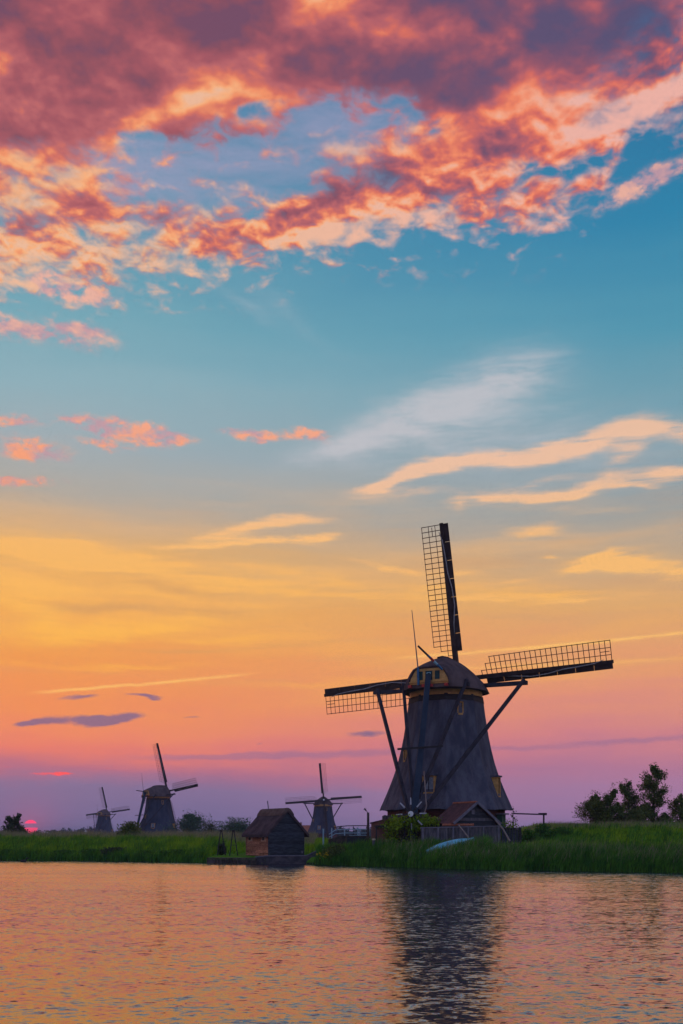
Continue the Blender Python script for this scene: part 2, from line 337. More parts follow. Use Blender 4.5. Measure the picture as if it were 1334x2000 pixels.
def brickmat(name, c1, c2, mortar, scale=4.0):
    m, t, b = new_mat(name)
    tc = S(t, t.nodes.new('ShaderNodeTexCoord').outputs['Object'])
    x, y, z = sep(tc)
    n = t.nodes.new('ShaderNodeTexBrick')
    t.links.new(vec(t, x + y * 0.7, z, 0.0).o, n.inputs['Vector'])
    n.inputs['Color1'].default_value = (*c1, 1); n.inputs['Color2'].default_value = (*c2, 1); n.inputs['Mortar'].default_value = (*mortar, 1)
    n.inputs['Scale'].default_value = scale; n.inputs['Mortar Size'].default_value = 0.03; n.inputs['Row Height'].default_value = 0.3; n.inputs['Brick Width'].default_value = 0.9
    c = mix(noise(tc, 1.4, 5, 0.6).smooth(0.3, 0.7) * 0.5, S(t, n.outputs[0]), tuple(k * 0.5 for k in c1))
    t.links.new(c.o, b.inputs['Base Color']); b.inputs['Roughness'].default_value = 0.9; b.inputs['Specular IOR Level'].default_value = 0.15
    bu = t.nodes.new('ShaderNodeBump'); bu.inputs['Distance'].default_value = 0.012; bu.invert = True
    t.links.new(n.outputs['Fac'], bu.inputs['Height']); t.links.new(bu.outputs[0], b.inputs['Normal'])
    return m

M = {}
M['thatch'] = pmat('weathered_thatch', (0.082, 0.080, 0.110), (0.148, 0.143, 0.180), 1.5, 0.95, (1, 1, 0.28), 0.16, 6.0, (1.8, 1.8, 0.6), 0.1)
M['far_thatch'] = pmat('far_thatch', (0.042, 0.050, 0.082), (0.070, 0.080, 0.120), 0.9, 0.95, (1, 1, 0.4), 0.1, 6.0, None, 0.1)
M['cap_thatch'] = pmat('cap_thatch', (0.085, 0.058, 0.060), (0.155, 0.104, 0.100), 0.9, 0.95, (1, 1, 0.5), 0.08, 6.0, (1.4, 1.4, 0.7), 0.1)
M['dark_thatch'] = pmat('dark_thatch', (0.058, 0.041, 0.046), (0.105, 0.072, 0.076), 1.2, 0.95, (1, 1, 1), 0.06, 9.0, (1, 1, 1), 0.1)
M['ridge_thatch'] = pmat('ridge_thatch', (0.11, 0.070, 0.060), (0.17, 0.115, 0.095), 2.0, 0.95, (1, 1, 1), 0.05, 9.0, None, 0.1)
M['tar'] = pmat('tarred_wood', (0.020, 0.017, 0.020), (0.040, 0.034, 0.036), 2.5, 0.7, (1, 1, 4), 0.01, 20, None, 0.3)
M['sail_wood'] = pmat('sail_wood', (0.036, 0.021, 0.020), (0.064, 0.038, 0.033), 1.5, 0.75, (1, 1, 1), 0.008, 20, None, 0.25)
M['lattice'] = pmat('lattice_wood', (0.085, 0.042, 0.034), (0.14, 0.070, 0.050), 2.0, 0.8)
M['brace'] = pmat('brace_wood', (0.028, 0.024, 0.034), (0.052, 0.044, 0.056), 1.6, 0.75, (1, 1, 0.4), 0.008, 14)
M['tail'] = pmat('tail_pole_paint', (0.018, 0.030, 0.052), (0.032, 0.046, 0.072), 1.6, 0.7, (1, 1, 0.4), 0.006, 14)
M['ochre'] = pmat('ochre_paint', (0.50, 0.255, 0.075), (0.66, 0.36, 0.12), 2.2, 0.7, (1, 1, 2), 0.006, 12)
M['teal'] = pmat('teal_paint', (0.012, 0.040, 0.044), (0.022, 0.058, 0.060), 3, 0.6)
M['red'] = pmat('red_paint', (0.48, 0.040, 0.035), (0.56, 0.07, 0.05), 4, 0.6)
M['blue'] = pmat('blue_paint', (0.040, 0.13, 0.26), (0.06, 0.18, 0.32), 3, 0.55)
M['lightblue'] = pmat('light_blue_paint', (0.28, 0.52, 0.62), (0.36, 0.60, 0.68), 3, 0.6)
M['white'] = pmat('white_paint', (0.72, 0.74, 0.76), (0.82, 0.82, 0.82), 4, 0.6)
M['tip_white'] = pmat('worn_white_tip', (0.42, 0.44, 0.47), (0.5, 0.51, 0.54), 4, 0.6)
M['rail_white'] = pmat('railing_paint', (0.28, 0.44, 0.52), (0.38, 0.54, 0.60), 4, 0.6)
M['rope'] = pmat('sail_canvas', (0.30, 0.27, 0.27), (0.42, 0.38, 0.37), 4, 0.9)
M['glass'] = pmat('window_glass', (0.02, 0.025, 0.035), (0.03, 0.035, 0.05), 3, 0.12, spec=0.6)
M['curtain'] = pmat('pane_with_curtain', (0.20, 0.24, 0.30), (0.34, 0.36, 0.40), 3, 0.4, spec=0.4)
M['brick'] = brickmat('dark_red_brick', (0.13, 0.050, 0.040), (0.19, 0.075, 0.055), (0.11, 0.09, 0.085))
M['hut_brick'] = brickmat('hut_brick', (0.27, 0.105, 0.075), (0.34, 0.14, 0.10), (0.22, 0.15, 0.13), 5.0)
M['black_board'] = pmat('black_board', (0.018, 0.022, 0.032), (0.050, 0.055, 0.070), 2.0, 0.65, (1, 1, 5), 0.012, 10, (1, 1, 6), 0.3, objrand=.35)
M['brown_board'] = pmat('brown_board', (0.20, 0.085, 0.050), (0.42, 0.20, 0.12), 3.0, 0.8, (1, 1, 5), 0.01, 10, (1, 1, 6), 0.2, objrand=.45)
M['pale_board'] = pmat('pale_board', (0.42, 0.26, 0.18), (0.56, 0.36, 0.25), 3.0, 0.8, (1, 1, 3), 0.006, 12)
M['fence_board'] = pmat('grey_fence_board', (0.075, 0.070, 0.082), (0.145, 0.130, 0.140), 2.4, 0.85, (3, 3, 0.6), 0.01, 12, (4, 4, 0.5), 0.15, objrand=.3)
M['pole'] = pmat('pale_pole', (0.20, 0.15, 0.14), (0.30, 0.23, 0.20), 3, 0.85, (1, 1, .5))
M['terracotta'] = pmat('terracotta', (0.34, 0.10, 0.055), (0.44, 0.16, 0.085), 5, 0.8, bump=0.006)
M['tiles'] = pmat('brown_red_tiles', (0.090, 0.042, 0.042), (0.16, 0.070, 0.064), 2.5, 0.8, (1, 1, 1), 0.02, 9)
M['grey_trim'] = pmat('grey_trim', (0.14, 0.13, 0.16), (0.20, 0.18, 0.21), 3, 0.8)
M['concrete'] = pmat('stained_concrete', (0.042, 0.038, 0.046), (0.090, 0.078, 0.084), 1.8, 0.9, (1, 1, 1.6), 0.02, 9)
M['quay_wood'] = pmat('wet_quay_timber', (0.040, 0.030, 0.028), (0.10, 0.075, 0.065), 2.5, 0.7, (1, 1, 1), 0.02, 8)
M['boat'] = pmat('pale_blue_boat_paint', (0.14, 0.48, 0.60), (0.28, 0.66, 0.76), 1.6, 0.5, (1, 1, 1), 0.004, 9, None, 0.4)
M['green_door'] = pmat('green_door_paint', (0.020, 0.075, 0.055), (0.035, 0.10, 0.07), 3, 0.6)
M['bark'] = pmat('bark', (0.045, 0.036, 0.030), (0.085, 0.070, 0.058), 4, 0.9, (1, 1, .4), 0.02, 12)
M['yellow_cap'] = pmat('worn_yellow_paint', (0.46, 0.38, 0.22), (0.55, 0.46, 0.28), 5, 0.7)
M['duck'] = pmat('duck_feathers', (0.03, 0.025, 0.022), (0.06, 0.05, 0.045), 30, 0.8)
M['grass_blade'] = leafmat('grass_blades', (0.095, 0.280, 0.012), (0.320, 0.500, 0.026), 0.45, 0.5)
M['reed_blade'] = leafmat('reed_blades', (0.034, 0.150, 0.024), (0.135, 0.340, 0.030), 0.45, 0.5)
M['dry_blade'] = leafmat('dry_grass_heads', (0.24, 0.23, 0.13), (0.32, 0.30, 0.16), 0.35, 0.3)
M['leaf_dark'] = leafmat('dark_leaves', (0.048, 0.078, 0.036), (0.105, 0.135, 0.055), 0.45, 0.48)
M['leaf_olive'] = leafmat('olive_leaves', (0.095, 0.145, 0.036), (0.200, 0.240, 0.060), 0.45, 0.48)
M['leaf_willow'] = leafmat('willow_leaves', (0.060, 0.130, 0.070), (0.100, 0.180, 0.095), 0.4, 0.35)
M['leaf_bank'] = leafmat('bank_weed_leaves', (0.050, 0.150, 0.018), (0.090, 0.215, 0.024), 0.4, 0.35)
M['leaf_vine'] = leafmat('vine_leaves', (0.13, 0.23, 0.012), (0.30, 0.40, 0.022), 0.4, 0.4)
M['leaf_far'] = leafmat('far_wood_leaves', (0.030, 0.050, 0.040), (0.045, 0.070, 0.055), 0.3, 0.2)
M['petal'] = leafmat('yellow_petals', (0.70, 0.50, 0.02), (0.80, 0.62, 0.03), 0.15, 0.3)

def ground_mat():
    m, t, b = new_mat('grassy_soil')
    g = S(t, t.nodes.new('ShaderNodeNewGeometry').outputs['Position'])
    c = mix(noise(g, 0.12, 6, 0.65).smooth(0.35, 0.65), (0.065, 0.190, 0.012), (0.115, 0.270, 0.020))
    c = mix(noise(g, 1.3, 5, 0.7).smooth(0.45, 0.75) * 0.6, c, (0.060, 0.110, 0.018))
    z = sep(g)[2]
    c = mix(z.smooth(0.28, 0.05), c, (0.035, 0.030, 0.022))
    t.links.new(c.o, b.inputs['Base Color']); b.inputs['Roughness'].default_value = 0.95; b.inputs['Specular IOR Level'].default_value = 0.05
    bu = t.nodes.new('ShaderNodeBump'); bu.inputs['Distance'].default_value = 0.12
    t.links.new(noise(g, 3.0, 5, 0.7).o, bu.inputs['Height']); t.links.new(bu.outputs[0], b.inputs['Normal'])
    return m
M['ground'] = ground_mat()

def water_mat():
    m, t, b = new_mat('rippled_water')
    g = S(t, t.nodes.new('ShaderNodeNewGeometry').outputs['Position'])
    a1 = sep(noise(mapping(g, rot=(0, 0, R(4)), scale=(0.66, 1, 1)), 7.0, 3.0, 0.6, 0.35, True))
    a2 = sep(noise(mapping(g, loc=(11, 3, 0), rot=(0, 0, R(-7)), scale=(0.5, 1, 1)), 1.5, 2.0, 0.5, 0.2, True))
    gust = noise(mapping(g, scale=(0.35, 1, 1)), 0.10, 3, 0.6).smooth(0.3, 0.7) * 0.5 + 0.72
    rough_w = noise(mapping(g, loc=(40, 9, 0), scale=(0.18, 1, 1)), 0.42, 3, 0.6).smooth(0.3, 0.7) * 0.55 + 0.7
    gust = gust * rough_w
    def tail_heavy(q): return q * (q.m('ABSOLUTE') * 2.6 + 0.35)          # mostly flat water with scattered steep facets
    sx = (tail_heavy(a1[0] - 0.5) * 0.30 + (a2[0] - 0.5) * 0.08) * gust
    sy = (tail_heavy(a1[1] - 0.5) * 1.45 + (a2[1] - 0.5) * 0.22) * gust
    sy = sy.m('MINIMUM', 0.0) + sy.m('MAXIMUM', 0.0) * 0.34               # slopes facing away flattened so reflections stay up in the sky
    sy = sy - 0.008 - sep(g)[1].smooth(18.0, 72.0) * 0.046                        # normals leaned viewward, more farther out, so reflections miss the dark bank
    v = vec(t, sx, sy, 1.0)
    n = t.nodes.new('ShaderNodeVectorMath'); n.operation = 'NORMALIZE'; t.links.new(v.o, n.inputs[0])
    t.links.new(n.outputs[0], b.inputs['Normal'])
    b.inputs['Base Color'].default_value = (0.016, 0.018, 0.028, 1); b.inputs['Roughness'].default_value = 0.10
    b.inputs['IOR'].default_value = 1.34; b.inputs['Specular IOR Level'].default_value = 0.5
    gl = t.nodes.new('ShaderNodeBsdfGlossy'); gl.inputs['Roughness'].default_value = 0.11; gl.inputs['Color'].default_value = (0.93, 0.89, 0.95, 1)
    t.links.new(n.outputs[0], gl.inputs['Normal'])
    mx = t.nodes.new('ShaderNodeMixShader'); mx.inputs[0].default_value = 0.28
    t.links.new(b.outputs[0], mx.inputs[1]); t.links.new(gl.outputs[0], mx.inputs[2]); t.links.new(mx.outputs[0], t.nodes['Material Output'].inputs[0])
    return m
M['water'] = water_mat()

# ------------------------------------------------------------------ mesh helpers
def tag(o, label=None, cat=None, group=None, kind=None):
    if label: o['label'] = label
    if cat: o['category'] = cat
    if group: o['group'] = group
    if kind: o['kind'] = kind
    return o
def empty(name, loc=(0, 0, 0), rz=0.0, label=None, cat=None, group=None):
    o = bpy.data.objects.new(name, None); COL.objects.link(o); o.location = loc; o.rotation_euler = (0, 0, rz)
    o.empty_display_size = 0.2
    return tag(o, label, cat, group)
def link(name, me, mat, parent=None):
    o = bpy.data.objects.new(name, me); COL.objects.link(o)
    if mat is not None and not me.materials: me.materials.append(M[mat] if isinstance(mat, str) else mat)
    if parent is not None: o.parent = parent
    return o
def basis(d):
    d = d.normalized(); a = Vector((0, 0, 1)) if abs(d.z) < 0.93 else Vector((0, 1, 0))
    r = d.cross(a).normalized(); return d, r, r.cross(d).normalized()
class MB:
    def __init__(s): s.v, s.f = [], []
    def add(s, vs, fs):
        k = len(s.v); s.v += [tuple(v) for v in vs]; s.f += [tuple(i + k for i in f) for f in fs]; return s
    def box(s, c, size, rz=0.0, M4=None):
        hx, hy, hz = [k / 2 for k in size]; ca, sa = math.cos(rz), math.sin(rz); vs = []
        for dz in (-hz, hz):
            for dx, dy in ((-hx, -hy), (hx, -hy), (hx, hy), (-hx, hy)):
                vs.append((c[0] + dx * ca - dy * sa, c[1] + dx * sa + dy * ca, c[2] + dz))
        return s.add(vs, BOXF)
    def hexa(s, lo, hi):
        return s.add(list(lo) + list(hi), BOXF)
    def beam(s, p, q, w, h=None, w2=None, h2=None, up=None):
        p, q = Vector(p), Vector(q); h = h or w; w2 = w2 or w; h2 = h2 or h
        d, r, u = basis(q - p)
        if up is not None:
            u = Vector(up); u = (u - d * u.dot(d)).normalized(); r = d.cross(u).normalized()
        vs = []
        for o, ww, hh in ((p, w, h), (q, w2, h2)):
            for a, b in ((-1, -1), (1, -1), (1, 1), (-1, 1)): vs.append(o + r * (a * ww / 2) + u * (b * hh / 2))
        return s.add(vs, [(0, 3, 2, 1), (4, 5, 6, 7), (0, 1, 5, 4), (1, 2, 6, 5), (2, 3, 7, 6), (3, 0, 4, 7)])
    def tube(s, pts, rad, n=8, cap=True):
        pts = [Vector(p) for p in pts]
        if not hasattr(rad, '__len__'): rad = [rad] * len(pts)
        vs, fs = [], []; u0 = None
        for i, p in enumerate(pts):
            d = (pts[min(i + 1, len(pts) - 1)] - pts[max(i - 1, 0)])
            d, r, u = basis(d)
            if u0 is not None:
                u = (u0 - d * u0.dot(d)).normalized(); r = d.cross(u).normalized()
            u0 = u
            for k in range(n):
                a = 2 * math.pi * k / n; vs.append(p + (r * math.cos(a) + u * math.sin(a)) * rad[i])
        for i in range(len(pts) - 1):
            for k in range(n):
                a, b = i * n + k, i * n + (k + 1) % n; fs.append((a, b, b + n, a + n))
        if cap: fs += [tuple(range(n))[::-1], tuple(range((len(pts) - 1) * n, len(pts) * n))]
        return s.add(vs, fs)
    def poly_prism(s, pts, off):
        """flat polygon (3-D points) pushed along off"""
        n = len(pts); off = Vector(off); a = [Vector(p) for p in pts]
        return s.add(a + [p + off for p in a], [tuple(range(n))[::-1], tuple(range(n, 2 * n))] + [(i, (i + 1) % n, n + (i + 1) % n, n + i) for i in range(n)])
    def mesh(s, name, smooth=False):
        me = bpy.data.meshes.new(name); me.from_pydata(s.v, [], s.f); me.validate(); me.update()
        import bmesh
        b = bmesh.new(); b.from_mesh(me); bmesh.ops.recalc_face_normals(b, faces=b.faces); b.to_mesh(me); b.free()
        if smooth:
            me.polygons.foreach_set('use_smooth', [True] * len(me.polygons))
        return me
    def build(s, name, mat, parent=None, smooth=False):
        return link(name, s.mesh(name, smooth), mat, parent)
BOXF = [(0, 3, 2, 1), (4, 5, 6, 7), (0, 1, 5, 4), (1, 2, 6, 5), (2, 3, 7, 6), (3, 0, 4, 7)]

def fast_mesh(name, verts, faces_k, k):
    """verts (n,3), faces (m,k) numpy arrays"""
    me = bpy.data.meshes.new(name); m = len(faces_k)
    me.vertices.add(len(verts)); me.vertices.foreach_set('co', np.asarray(verts, np.float32).ravel())
    me.loops.add(m * k); me.loops.foreach_set('vertex_index', np.asarray(faces_k, np.int32).ravel())
    me.polygons.add(m); me.polygons.foreach_set('loop_start', np.arange(0, m * k, k, dtype=np.int32)); me.polygons.foreach_set('loop_total', np.full(m, k, np.int32))
    me.update(calc_edges=True); me.validate()
    return me
def blades(name, pos, H, Wd, yaw, lean, mat, parent=None, bend=0.35):
    """pos (n,3); each blade = 2 quads-as-tris (5 points) leaning along lean (n,2)"""
    n = len(pos); cx, cy = np.cos(yaw), np.sin(yaw)
    side = np.stack([cx, cy, 0 * cx], 1) * (Wd / 2)[:, None]
    up = np.array([0, 0, 1.0]); L3 = np.concatenate([lean, np.zeros((n, 1))], 1)
    mid = pos + up * (H * 0.55)[:, None] + L3 * (H * 0.22)[:, None]
    tip = pos + up * (H * (1 - bend * np.linalg.norm(lean, axis=1) * 0.5))[:, None] + L3 * (H * 0.75)[:, None]
    V = np.stack([pos - side, pos + side, mid - side * 0.8, mid + side * 0.8, tip], 1).reshape(-1, 3)
    b = (np.arange(n) * 5)[:, None]
    Fc = np.concatenate([b + [0, 1, 3], b + [0, 3, 2], b + [2, 3, 4]], 1).reshape(-1, 3)
    return link(name, fast_mesh(name, V, Fc, 3), mat, parent)
def clipn(rng, shape): return np.clip(rng.normal(size=shape), -1.55, 1.55)
def leaves(name, C, size, rng, mat, parent=None, droop=0.0, aspect=0.55):
    n = len(C)
    a = rng.normal(size=(n, 3)); a[:, 2] -= droop; a /= np.linalg.norm(a, axis=1)[:, None]
    b = rng.normal(size=(n, 3)); b -= a * (a * b).sum(1)[:, None]; b /= np.linalg.norm(b, axis=1)[:, None]
    s = (size * rng.uniform(0.6, 1.35, n))[:, None]
    V = np.stack([C - a * s * .5, C + b * s * .5 * aspect, C + a * s * .5, C - b * s * .5 * aspect], 1).reshape(-1, 3)
    Fc = (np.arange(n) * 4)[:, None] + np.arange(4)[None]
    return link(name, fast_mesh(name, V, Fc, 4), mat, parent)

# ------------------------------------------------------------------ where things are
def P(px, py, d):
    """photo pixel at a known distance"""
    return Vector(((px - CX) / F * d, d, CAMH + (HY - py) / F * d))
SHORE = [(-1200, 1681), (-200, 1681), (0, 1681), (200, 1682), (400, 1685), (480, 1687), (560, 1687), (630, 1689), (700, 1691), (800, 1694), (900, 1697), (1000, 1699), (1100, 1700.5), (1200, 1702), (1334, 1704.5), (1500, 1707), (2200, 1712)]
_sx = np.array([(p - CX) / F * (F * CAMH / (q - HY)) for p, q in SHORE]); _sy = np.array([F * CAMH / (q - HY) for p, q in SHORE])
def shore(x): return np.interp(x, _sx, _sy)
def ss(a, b, x):
    k = np.clip((x - a) / (b - a), 0, 1); return k * k * (3 - 2 * k)
def gz(x, y):
    x = np.asarray(x, float); y = np.asarray(y, float); s = y - shore(x)
    left = np.interp(s, [-5, -1, 0, 1.5, 5, 10, 16, 24, 40, 80, 9000], [-1.8, -.5, .08, .42, .85, 1.25, 1.62, 1.80, 1.7, -.5, -.5])
    quay = np.interp(s, [-5, -.6, .3, .8, 7, 14, 24, 40, 80, 9000], [-1.8, -1.5, -1.2, .62, .66, 1.2, 1.6, 1.7, -.5, -.5])
    mid = np.interp(s, [-5, -1, 0, 1.5, 4, 7, 60, 90, 9000], [-1.8, -.5, .08, .5, 1.0, 1.38, 1.5, -.5, -.5])
    right = np.interp(s, [-5, -1, 0, 2, 5, 9, 13, 18, 26, 30, 40, 70, 9000], [-1.8, -.5, .08, .55, 1.1, 1.7, 1.95, 2.0, 2.95, 3.15, 3.1, -.5, -.5])
    wq = ss(-13.5, -12.2, x) * (1 - ss(-2.2, -1.2, x)); wm = ss(-2.2, -1.2, x) * (1 - ss(15.5, 21, x)); wr = ss(15.5, 21, x); wl = 1 - ss(-13.5, -12.2, x)
    z = left * wl + quay * wq + mid * wm + right * wr
    bumpy = 0.10 * np.sin(x * .61 + np.sin(y * .37) * 1.3) * np.sin(y * .53 + 1.1) + 0.06 * np.sin(x * 1.37 + y * .9)
    return z + bumpy * ss(1.5, 6, s) * (1 - wq * (s < 9)) * (1 - ss(100, 300, s) * 0.6)
def g1(x, y): return float(gz(x, y))

def ground():
    xs = np.unique(np.concatenate([np.arange(-52, 52.1, 0.8), np.linspace(-3400, -52, 60), np.linspace(52, 3400, 60), np.linspace(-200, 200, 120)]))
    sv = np.unique(np.concatenate([np.arange(-5, 2, .3), np.arange(2, 45, 1.0), np.array([48, 52, 58, 65, 75, 90, 110, 140, 180, 240, 320, 420, 560, 760, 1000, 1400, 2000, 2600, 3400])]))
    X, Sv = np.meshgrid(xs, sv); Y = shore(X) + Sv
    Y = np.where(Sv > 500, Sv + 90, Y)
    Z = gz(X, Y); nx, ns = len(xs), len(sv)
    i = np.arange(ns - 1)[:, None] * nx + np.arange(nx - 1)[None]
    Fc = np.stack([i, i + 1, i + nx + 1, i + nx], -1).reshape(-1, 4)
    me = fast_mesh('ground', np.stack([X, Y, Z], -1).reshape(-1, 3), Fc, 4)
    me.polygons.foreach_set('use_smooth', [True] * len(me.polygons))
    tag(link('ground', me, 'ground'), kind='structure')
    nb = MB(); nb.add([(-3400, -3400, .7), (3400, -3400, .7), (3400, 1.5, .7), (-3400, 1.5, .7), (3400, 4.5, -1), (-3400, 4.5, -1)], [(0, 1, 2, 3), (3, 2, 4, 5)])
    tag(nb.build('near_bank', 'ground'), kind='structure')
    w = MB(); w.add([(-3300, 2, 0), (3300, 2, 0), (3300, 125, 0), (-3300, 125, 0)], [(0, 1, 2, 3)])
    tag(w.build('water', 'water'), kind='structure')
ground()

# ------------------------------------------------------------------ windmills
BODY = [(3.43, 6.18), (3.8, 6.03), (4.15, 5.87), (4.81, 5.58), (5.48, 5.30), (6.19, 5.02), (6.85, 4.78), (7.8, 4.48), (9.0, 4.18), (10.2, 3.93), (12.1, 3.63), (13.32, 3.47)]
CAPX = [(1, 0), (.94, .11), (.87, .24), (.74, .40), (.60, .56), (.47, .69), (.34, .81), (.21, .91), (.10, .97), (0, 1)]
CAPR = [(1, 0), (.98, .12), (.95, .28), (.91, .45), (.86, .62), (.80, .76), (.70, .88), (.50, .96), (.25, .99), (0, 1)]

def windmill(loc, yaw, los, phase, detail, label, seed=0, group=None, side_pole=False):
    """yaw: bearing the sails face; los: bearing from the eye to the mill (turns the octagon); phase: sails turned anticlockwise seen from behind"""
    rng = random.Random(seed)
    t = empty('windmill', loc, 0, label, 'windmill', group)
    sy, cy = math.sin(yaw), math.cos(yaw)
    def T(s, u, z): return Vector((s * sy + u * cy, s * cy - u * sy, z))
    oct_a = [los + math.pi + k * math.pi / 4 for k in range(8)]          # bearings of the eight corners
    def ring(r, z, n=8): return [Vector((r * math.sin(a), r * math.cos(a), z)) for a in (oct_a if n == 8 else [2 * math.pi * k / n for k in range(n)])]
    # base
    b = MB(); lo, hi = ring(5.5, -.6), ring(5.42, 3.75)
    b.add(lo + hi, [(k, (k + 1) % 8, 8 + (k + 1) % 8, 8 + k) for k in range(8)] + [tuple(range(8, 16))]); b.build('base_wall', 'brick', t)
    # thatched octagon: corners kept crisp, faces slightly hollow, with a turned-in lower lip
    b = MB(); vs, fs = [], []; prof = [(3.55, 5.75)] + BODY; sub = 8 if detail else 2; n = 8 * sub
    for z, r in prof:
        rg = ring(r, z)
        for k in range(8):
            for j in range(sub):
                f = j / sub; p = rg[k].lerp(rg[(k + 1) % 8], f)
                if j: p.z += 0; p.x *= 1.004; p.y *= 1.004
                if r > 5.9: p.z += rng.uniform(-.05, .04)
                vs.append(p)
    for i in range(len(prof) - 1):
        for k in range(n): fs.append((i * n + k, i * n + (k + 1) % n, (i + 1) * n + (k + 1) % n, (i + 1) * n + k))
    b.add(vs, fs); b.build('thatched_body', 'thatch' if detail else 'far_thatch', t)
    # collar of tarred boards and painted curb ring
    b = MB(); lo, hi = ring(3.52, 13.28), ring(3.40, 13.9)
    b.add(lo + hi, [(k, (k + 1) % 8, 8 + (k + 1) % 8, 8 + k) for k in range(8)]); b.build('collar', 'tar', t)
    b = MB(); lo, hi = ring(3.36, 13.8, 32), ring(3.34, 14.5, 32)
    b.add(lo + hi, [(k, (k + 1) % 32, 32 + (k + 1) % 32, 32 + k) for k in range(32)]); b.build('curb_ring', 'ochre', t)
    # cap
    ZE = 14.38
    st = [(-4.35, 2.0, 1.78, 1), (-3.6, 2.75, 2.12, .75), (-2.9, 3.2, 2.48, .45), (-2.0, 3.6, 2.88, .15), (-.8, 3.85, 3.17, 0), (.8, 3.87, 3.24, 0), (1.9, 3.6, 3.24, 0), (2.6, 3.1, 3.2, 0), (3.0, 2.6, 3.14, 0)]
    b = MB(); vs, fs = [], []; m = len(CAPX) * 2 - 1
    for s, w, h, r in st:
        sec = []
        for (a, c), (a2, c2) in zip(CAPX, CAPR):
            a, c = a + (a2 - a) * r, c + (c2 - c) * r
            sec.append((a * w, c * h))
        full = [(-u, z) for u, z in sec] + [(u, z) for u, z in sec[-2::-1]]
        for u, z in full: vs.append(T(s, u, ZE + z - (.10 if z == 0 else 0)))
    for i in range(len(st) - 1):
        for k in range(m - 1): fs.append((i * m + k, i * m + k + 1, (i + 1) * m + k + 1, (i + 1) * m + k))
    fs += [tuple(range(m)), tuple(range((len(st) - 1) * m, len(st) * m))[::-1]]
    L_ = [i * m for i in range(len(st))]; R_ = [i * m + m - 1 for i in range(len(st))]
    for i in range(len(st) - 1): fs.append((L_[i], L_[i + 1], R_[i + 1], R_[i]))
    b.add(vs, fs); cap = b.build('cap', 'cap_thatch', t, smooth=True)
    try:
        md = cap.modifiers.new('edges', 'EDGE_SPLIT'); md.split_angle = R(50)
    except Exception: pass
    b = MB(); b.tube([T(s, 0, ZE + z + .03) for s, z in ((-2.1, 2.86), (-1, 3.13), (.4, 3.25), (1.8, 3.26), (3.0, 3.16))], .10, 6); b.build('ridge_cover', 'tar', cap)
    # rear gable boards
    gs = -4.42
    b = MB(); b.poly_prism([T(gs, u, ZE + z) for u, z in ((-1.86, .22), (1.86, .22), (1.72, .75), (1.28, 1.48), (1.0, 1.60), (-1.0, 1.60), (-1.28, 1.48), (-1.72, .75))], T(.12, 0, 0)); gb = b.build('gable', 'ochre', t)
    for u, w, z0, z1 in ((0, .66, .55, 1.38), (-.80, .44, .6, 1.36), (.80, .44, .6, 1.36)):
        b = MB(); b.hexa([T(gs - .03, u - w / 2, ZE + z0), T(gs - .03, u + w / 2, ZE + z0), T(gs + .05, u + w / 2, ZE + z0), T(gs + .05, u - w / 2, ZE + z0)],
                         [T(gs - .03, u - w / 2, ZE + z1), T(gs - .03, u + w / 2, ZE + z1), T(gs + .05, u + w / 2, ZE + z1), T(gs + .05, u - w / 2, ZE + z1)]); b.build('gable_door', 'teal', gb)
    if detail:
        b = MB()
        for (u0, z0, u1, z1) in ((-.16, 1.0, .16, 1.0), (-.16, 1.22, .16, 1.22), (-.16, 1.0, -.16, 1.22), (.16, 1.1, .16, 1.22)): b.beam(T(gs - .05, u0, ZE + z0), T(gs - .05, u1, ZE + z1), .045)
        b.build('door_mark', 'lightblue', gb)
        b = MB(); b.beam(T(gs - .05, -1.86, ZE + .42), T(gs - .05, 1.86, ZE + .42), .1); b.build('gable_rail', 'ochre', gb)
        b = MB()
        for q in range(2):
            e = 1 if q else -1
            b.tube([T(gs - .02, e * 2.0, ZE + .05), T(gs - .02, e * 1.88, ZE + .78), T(gs - .02, e * 1.45, ZE + 1.52), T(gs - .02, e * 1.0, ZE + 1.74), T(gs - .02, 0, ZE + 1.78)], .09, 6)
        b.build('gable_edge', 'cap_thatch', gb)
    for u in (-1.75, -.45, .25, 1.68):
        b = MB(); b.beam(T(gs - .28, u, ZE + .06), T(gs + .9, u, ZE + .06), .27, .24); b.build('beam_end', 'red', gb)
    # windshaft, canister, sails
    tau = R(11); HS, HZ = 3.55, 16.05
    ax = (T(math.cos(tau), 0, 0) + Vector((0, 0, math.sin(tau)))).normalized(); e1 = T(0, 1, 0); e2 = (T(-math.sin(tau), 0, 0) + Vector((0, 0, math.cos(tau)))).normalized()
    hub = T(HS, 0, HZ)
    b = MB(); b.tube([hub - ax * 4.4, hub - ax * .6], .3, 10); ws = b.build('windshaft', 'tar', t)
    b = MB(); b.beam(hub - ax * .75, hub + ax * .55, .72, .72, up=e2); b.build('canister', 'tar', ws)
    b = MB(); b.tube([hub + ax * .56, hub + ax * .66], [.34, .3], 16); b.build('hub_disc', 'white', ws)
    LN, R0 = 14.6, 2.35
    for k in range(4):
        ph = phase + k * math.pi / 2
        bd = -math.sin(ph) * e1 + math.cos(ph) * e2; cd = -math.cos(ph) * e1 - math.sin(ph) * e2
        o0 = hub + ax * (.25 if k % 2 else -.25)
        b = MB(); b.beam(o0, o0 + bd * LN, .46, .46, .30, .26, up=ax); sail = b.build('sail', 'sail_wood', t)
        def lw(r): return -.74 + .1 * (r / LN)
        def pitch(r): return R(22 - 16 * (r / LN))
        def at(r, w): return o0 + bd * r + cd * (w * math.cos(pitch(r))) - ax * (w * math.sin(pitch(r)))
        # leading boards on the other side of the stock, a row of separate planks
        nb = 7 if detail else 1
